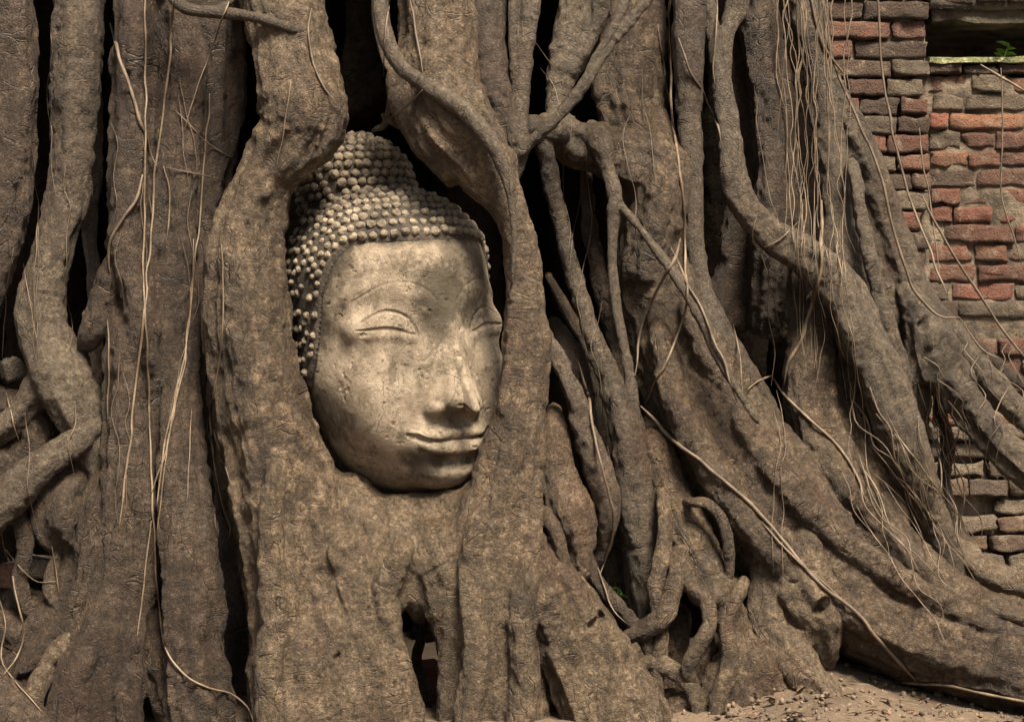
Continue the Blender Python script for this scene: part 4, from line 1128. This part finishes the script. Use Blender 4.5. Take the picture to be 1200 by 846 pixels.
for k in range(30):         # hair-thin ones everywhere
    x = rb.choice([rb.uniform(120, 260), rb.uniform(840, 930), rb.uniform(20, 110), rb.uniform(650, 760)]); y = rb.uniform(0, 500); pts = [(x, y)]
    for _ in range(rb.randint(3, 7)):
        x += rb.uniform(-9, 9); y += rb.uniform(25, 45); pts.append((x, y))
    EX.append(strand(pts, rb.uniform(.6, 1.0), rb.choice([M_STRAW, M_THIN]), far=.4, r2=.5))
for k in range(22):
    x = rb.uniform(1080, 1190); y = rb.uniform(395, 500); pts = [(x, y)]
    for _ in range(rb.randint(2, 5)):
        x += rb.uniform(-12, 22); y += rb.uniform(8, 26); pts.append((x, y))
    EX.append(strand(pts, rb.uniform(.9, 1.7), M_THIN, far=.95, lift=.005, r2=.8))
for t in ST[:99]: emit(t)
ex = ST[99:] + EX
off = 0; Vs, Qs = [], []
for t in ex:
    Vs.append(t[0]); Qs.append(t[1] + off); off += len(t[0])
me = mesh_from("root_hairs", np.vstack(Vs), np.vstack(Qs)); link("root_hairs", me, M_THIN, tree, kind="stuff")

# ================================================================== SMALL THINGS
def gz(x, y):
    u, w, Z = GZ
    i = int(np.clip(np.searchsorted(u + .7, x), 0, len(u) - 1)); j = int(np.clip(np.searchsorted(w + .1, y), 0, len(w) - 1))
    return Z[i, j] - .01
# the pale rootlet lying on the soil
def on_ground(px, py):
    s_ = (py - 423) / PPM / DIST
    dist = CAMZ / s_; return dist - DIST
pts = [(985, 778), (1015, 782), (1045, 797), (1075, 801), (1110, 803), (1150, 812), (1200, 822), (1260, 835)]
t = strand([(x, y, min(on_ground(x, y), .5) ) for x, y in pts], 2.6, M_STRAW, name="surface_rootlet", lift=.006, label="pale crooked rootlet lying on the bare soil", wob=1.4)
emit(t)

def loose_brick(px, py, d, L, H, label, tone, rz=0, tilt=0, name="loose_brick"):
    V, F = rough_block(0, 0, 0, L, .09, H, px * .3, rotz=rz, tilt=tilt, chip=1.3)
    o = merge_blocks(name, [(V, F, tone)], M_BRICK, label=label, category="brick")
    o.location = P(px, py, d); return o
loose_brick(497, 812, .16, .07, .10, "red broken brick wedged deep between the roots below the head", (.30, .09, .05), .3, .1)
loose_brick(44, 664, .09, .05, .03, "small pale brick fragment wedged in the hollow at far left", (.40, .34, .27), .2, -.1)
loose_brick(20, 672, .10, .07, .035, "pinkish brick fragment at the very edge of the left hollow", (.28, .15, .10), -.2, .2)
loose_brick(14, 432, .17, .035, .03, "grey stone chip lodged in the gap at far left", (.2, .17, .13), .4, .3)
loose_brick(1128, 488, .95, .10, .04, "reddish brick stuck behind the knobbly root joint", (.26, .10, .06), .1, 0)

# leafy sprig on the ledge and weed in the hollow
ml, nt, b = new_mat("fresh_leaf"); g = NT(nt); ob = g.coord()
g.l(g.mix(g.noise(ob, 60, 2), (.04, .10, .015), (.10, .20, .03)), b.inputs['Base Color']); b.inputs['Roughness'].default_value = .5
b.inputs['Transmission Weight'].default_value = 0
def leaf_geo(base, direc, L, W):
    direc = np.array(direc, float); direc /= np.linalg.norm(direc); side = np.cross(direc, (0, .3, 1.0)); side /= np.linalg.norm(side); up = np.cross(side, direc)
    V, F = [], []; n = 6
    for i_ in range(n + 1):
        t = i_ / n; w = W * math.sin(math.pi * min(.98, t * .96 + .03)) ** .8; c_ = np.array(base) + direc * L * t + up * (-.25 * L * t * t)
        V += [c_ - side * w + up * w * .3, c_, c_ + side * w + up * w * .3]
    for i_ in range(n):
        a_ = i_ * 3; F += [[a_, a_ + 3, a_ + 4, a_ + 1], [a_ + 1, a_ + 4, a_ + 5, a_ + 2]]
    return np.array(V), np.array(F)
def plant(px, py, d, stems, L, label, sc=1.0):
    root_ = bpy.data.objects.new("small_plant", None); COL.objects.link(root_); root_.location = P(px, py, d)
    root_['label'] = label; root_['category'] = "plant"; root_['group'] = "small weeds"
    rp = random.Random(int(px))
    sv, sf, off = [], [], 0; lv, lf, lo = [], [], 0
    for k in range(stems):
        dx, dz = rp.uniform(-.5, .5), rp.uniform(.8, 1)
        C = np.array([(0, 0, 0), (dx * .3 * L, -.1 * L, dz * .5 * L), (dx * L, -.25 * L, dz * L)]); C = catmull(np.hstack([C, np.full((3, 1), .0012 * sc)]), lambda r: .006)
        V, F4, F3, _s, _f = tube_arrays(C[:, :3], C[:, 3], 5); sv.append(V); sf.append(F4 + off); off += len(V)
        for q_ in range(5):
            i_ = int((q_ + 1) / 5 * (len(C) - 1)); sgn = 1 if q_ % 2 else -1
            V, F = leaf_geo(C[i_, :3], (sgn * .9 + dx, -.3 + rp.uniform(-.4, .4), .35 + rp.uniform(-.2, .3)), .020 * sc * rp.uniform(.7, 1.2), .006 * sc); lv.append(V); lf.append(F + lo); lo += len(V)
    link("stem", mesh_from("stem", np.vstack(sv), np.vstack(sf)), ml, root_)
    link("leaves", mesh_from("leaves", np.vstack(lv), np.vstack(lf)), ml, root_)
plant(1176, 72, WD + .0, 2, .045, "bright green sprig growing on the mossy ledge of the brick wall", 1.5)
plant(712, 722, .10, 4, .045, "dark green weed in the hollow right of the head's root", 1.2)

# gravel + leaf litter
def scatter(name, n, areas, make, mats, **props):
    Vs, Fs, off = [], [], 0
    for k in range(n):
        x0, x1, y0, y1 = areas[k % len(areas)]
        x, y = RNG.uniform(x0, x1), RNG.uniform(y0, y1)
        V, F = make(); V = V + (x, y, gz(x, y)); Vs.append(V); Fs.append(F + off); off += len(V)
    return link(name, mesh_from(name, np.vstack(Vs), np.vstack(Fs)), mats, None, **props)
bmI = bmesh.new(); bmesh.ops.create_icosphere(bmI, subdivisions=2, radius=1.0)
PV = np.array([v.co[:] for v in bmI.verts]); PF = np.array([[v.index for v in f.verts] for f in bmI.faces]); bmI.free()
def pebble():
    r = .0018 + .004 * RNG.random() ** 3; q_ = RNG.uniform(0, 50, 3)
    V = PV * (1 + .35 * vnoise(PV * 1.3 + q_, 1))[:, None] * r * RNG.uniform(.6, 1.3, 3); return V + (0, 0, r * .25), PF
mp, nt, b = new_mat("gravel_stone"); g = NT(nt); ob = g.coord()
g.l(g.mix(g.ramp(g.noise(ob, 40, 2), [(.4, 0.0), (.6, 1.0)]), (.05, .036, .024), (.15, .108, .072)), b.inputs['Base Color']); b.inputs['Roughness'].default_value = .9
scatter("gravel", 2600, [(.2, 1.3, -.15, .9), (.3, 1.5, -.3, .3)], pebble, mp, kind="stuff")
def litter():
    L = RNG.uniform(.006, .026); a_ = RNG.uniform(0, 6.28)
    V, F = leaf_geo((0, 0, .004), (math.cos(a_), math.sin(a_), RNG.uniform(-.05, .3)), L, L * RNG.uniform(.08, .26)); return V, F
mlt, nt, b = new_mat("dead_leaf"); g = NT(nt); ob = g.coord()
g.l(g.mix(g.ramp(g.noise(ob, 25, 2), [(.4, 0.0), (.6, 1.0)]), (.05, .026, .016), (.17, .095, .055)), b.inputs['Base Color']); b.inputs['Roughness'].default_value = .8
scatter("leaf_litter", 800, [(1.0, 2.2, .8, 2.2), (.25, 1.2, -.2, .6), (.3, 1.0, -.15, .4)], litter, mlt, kind="stuff")
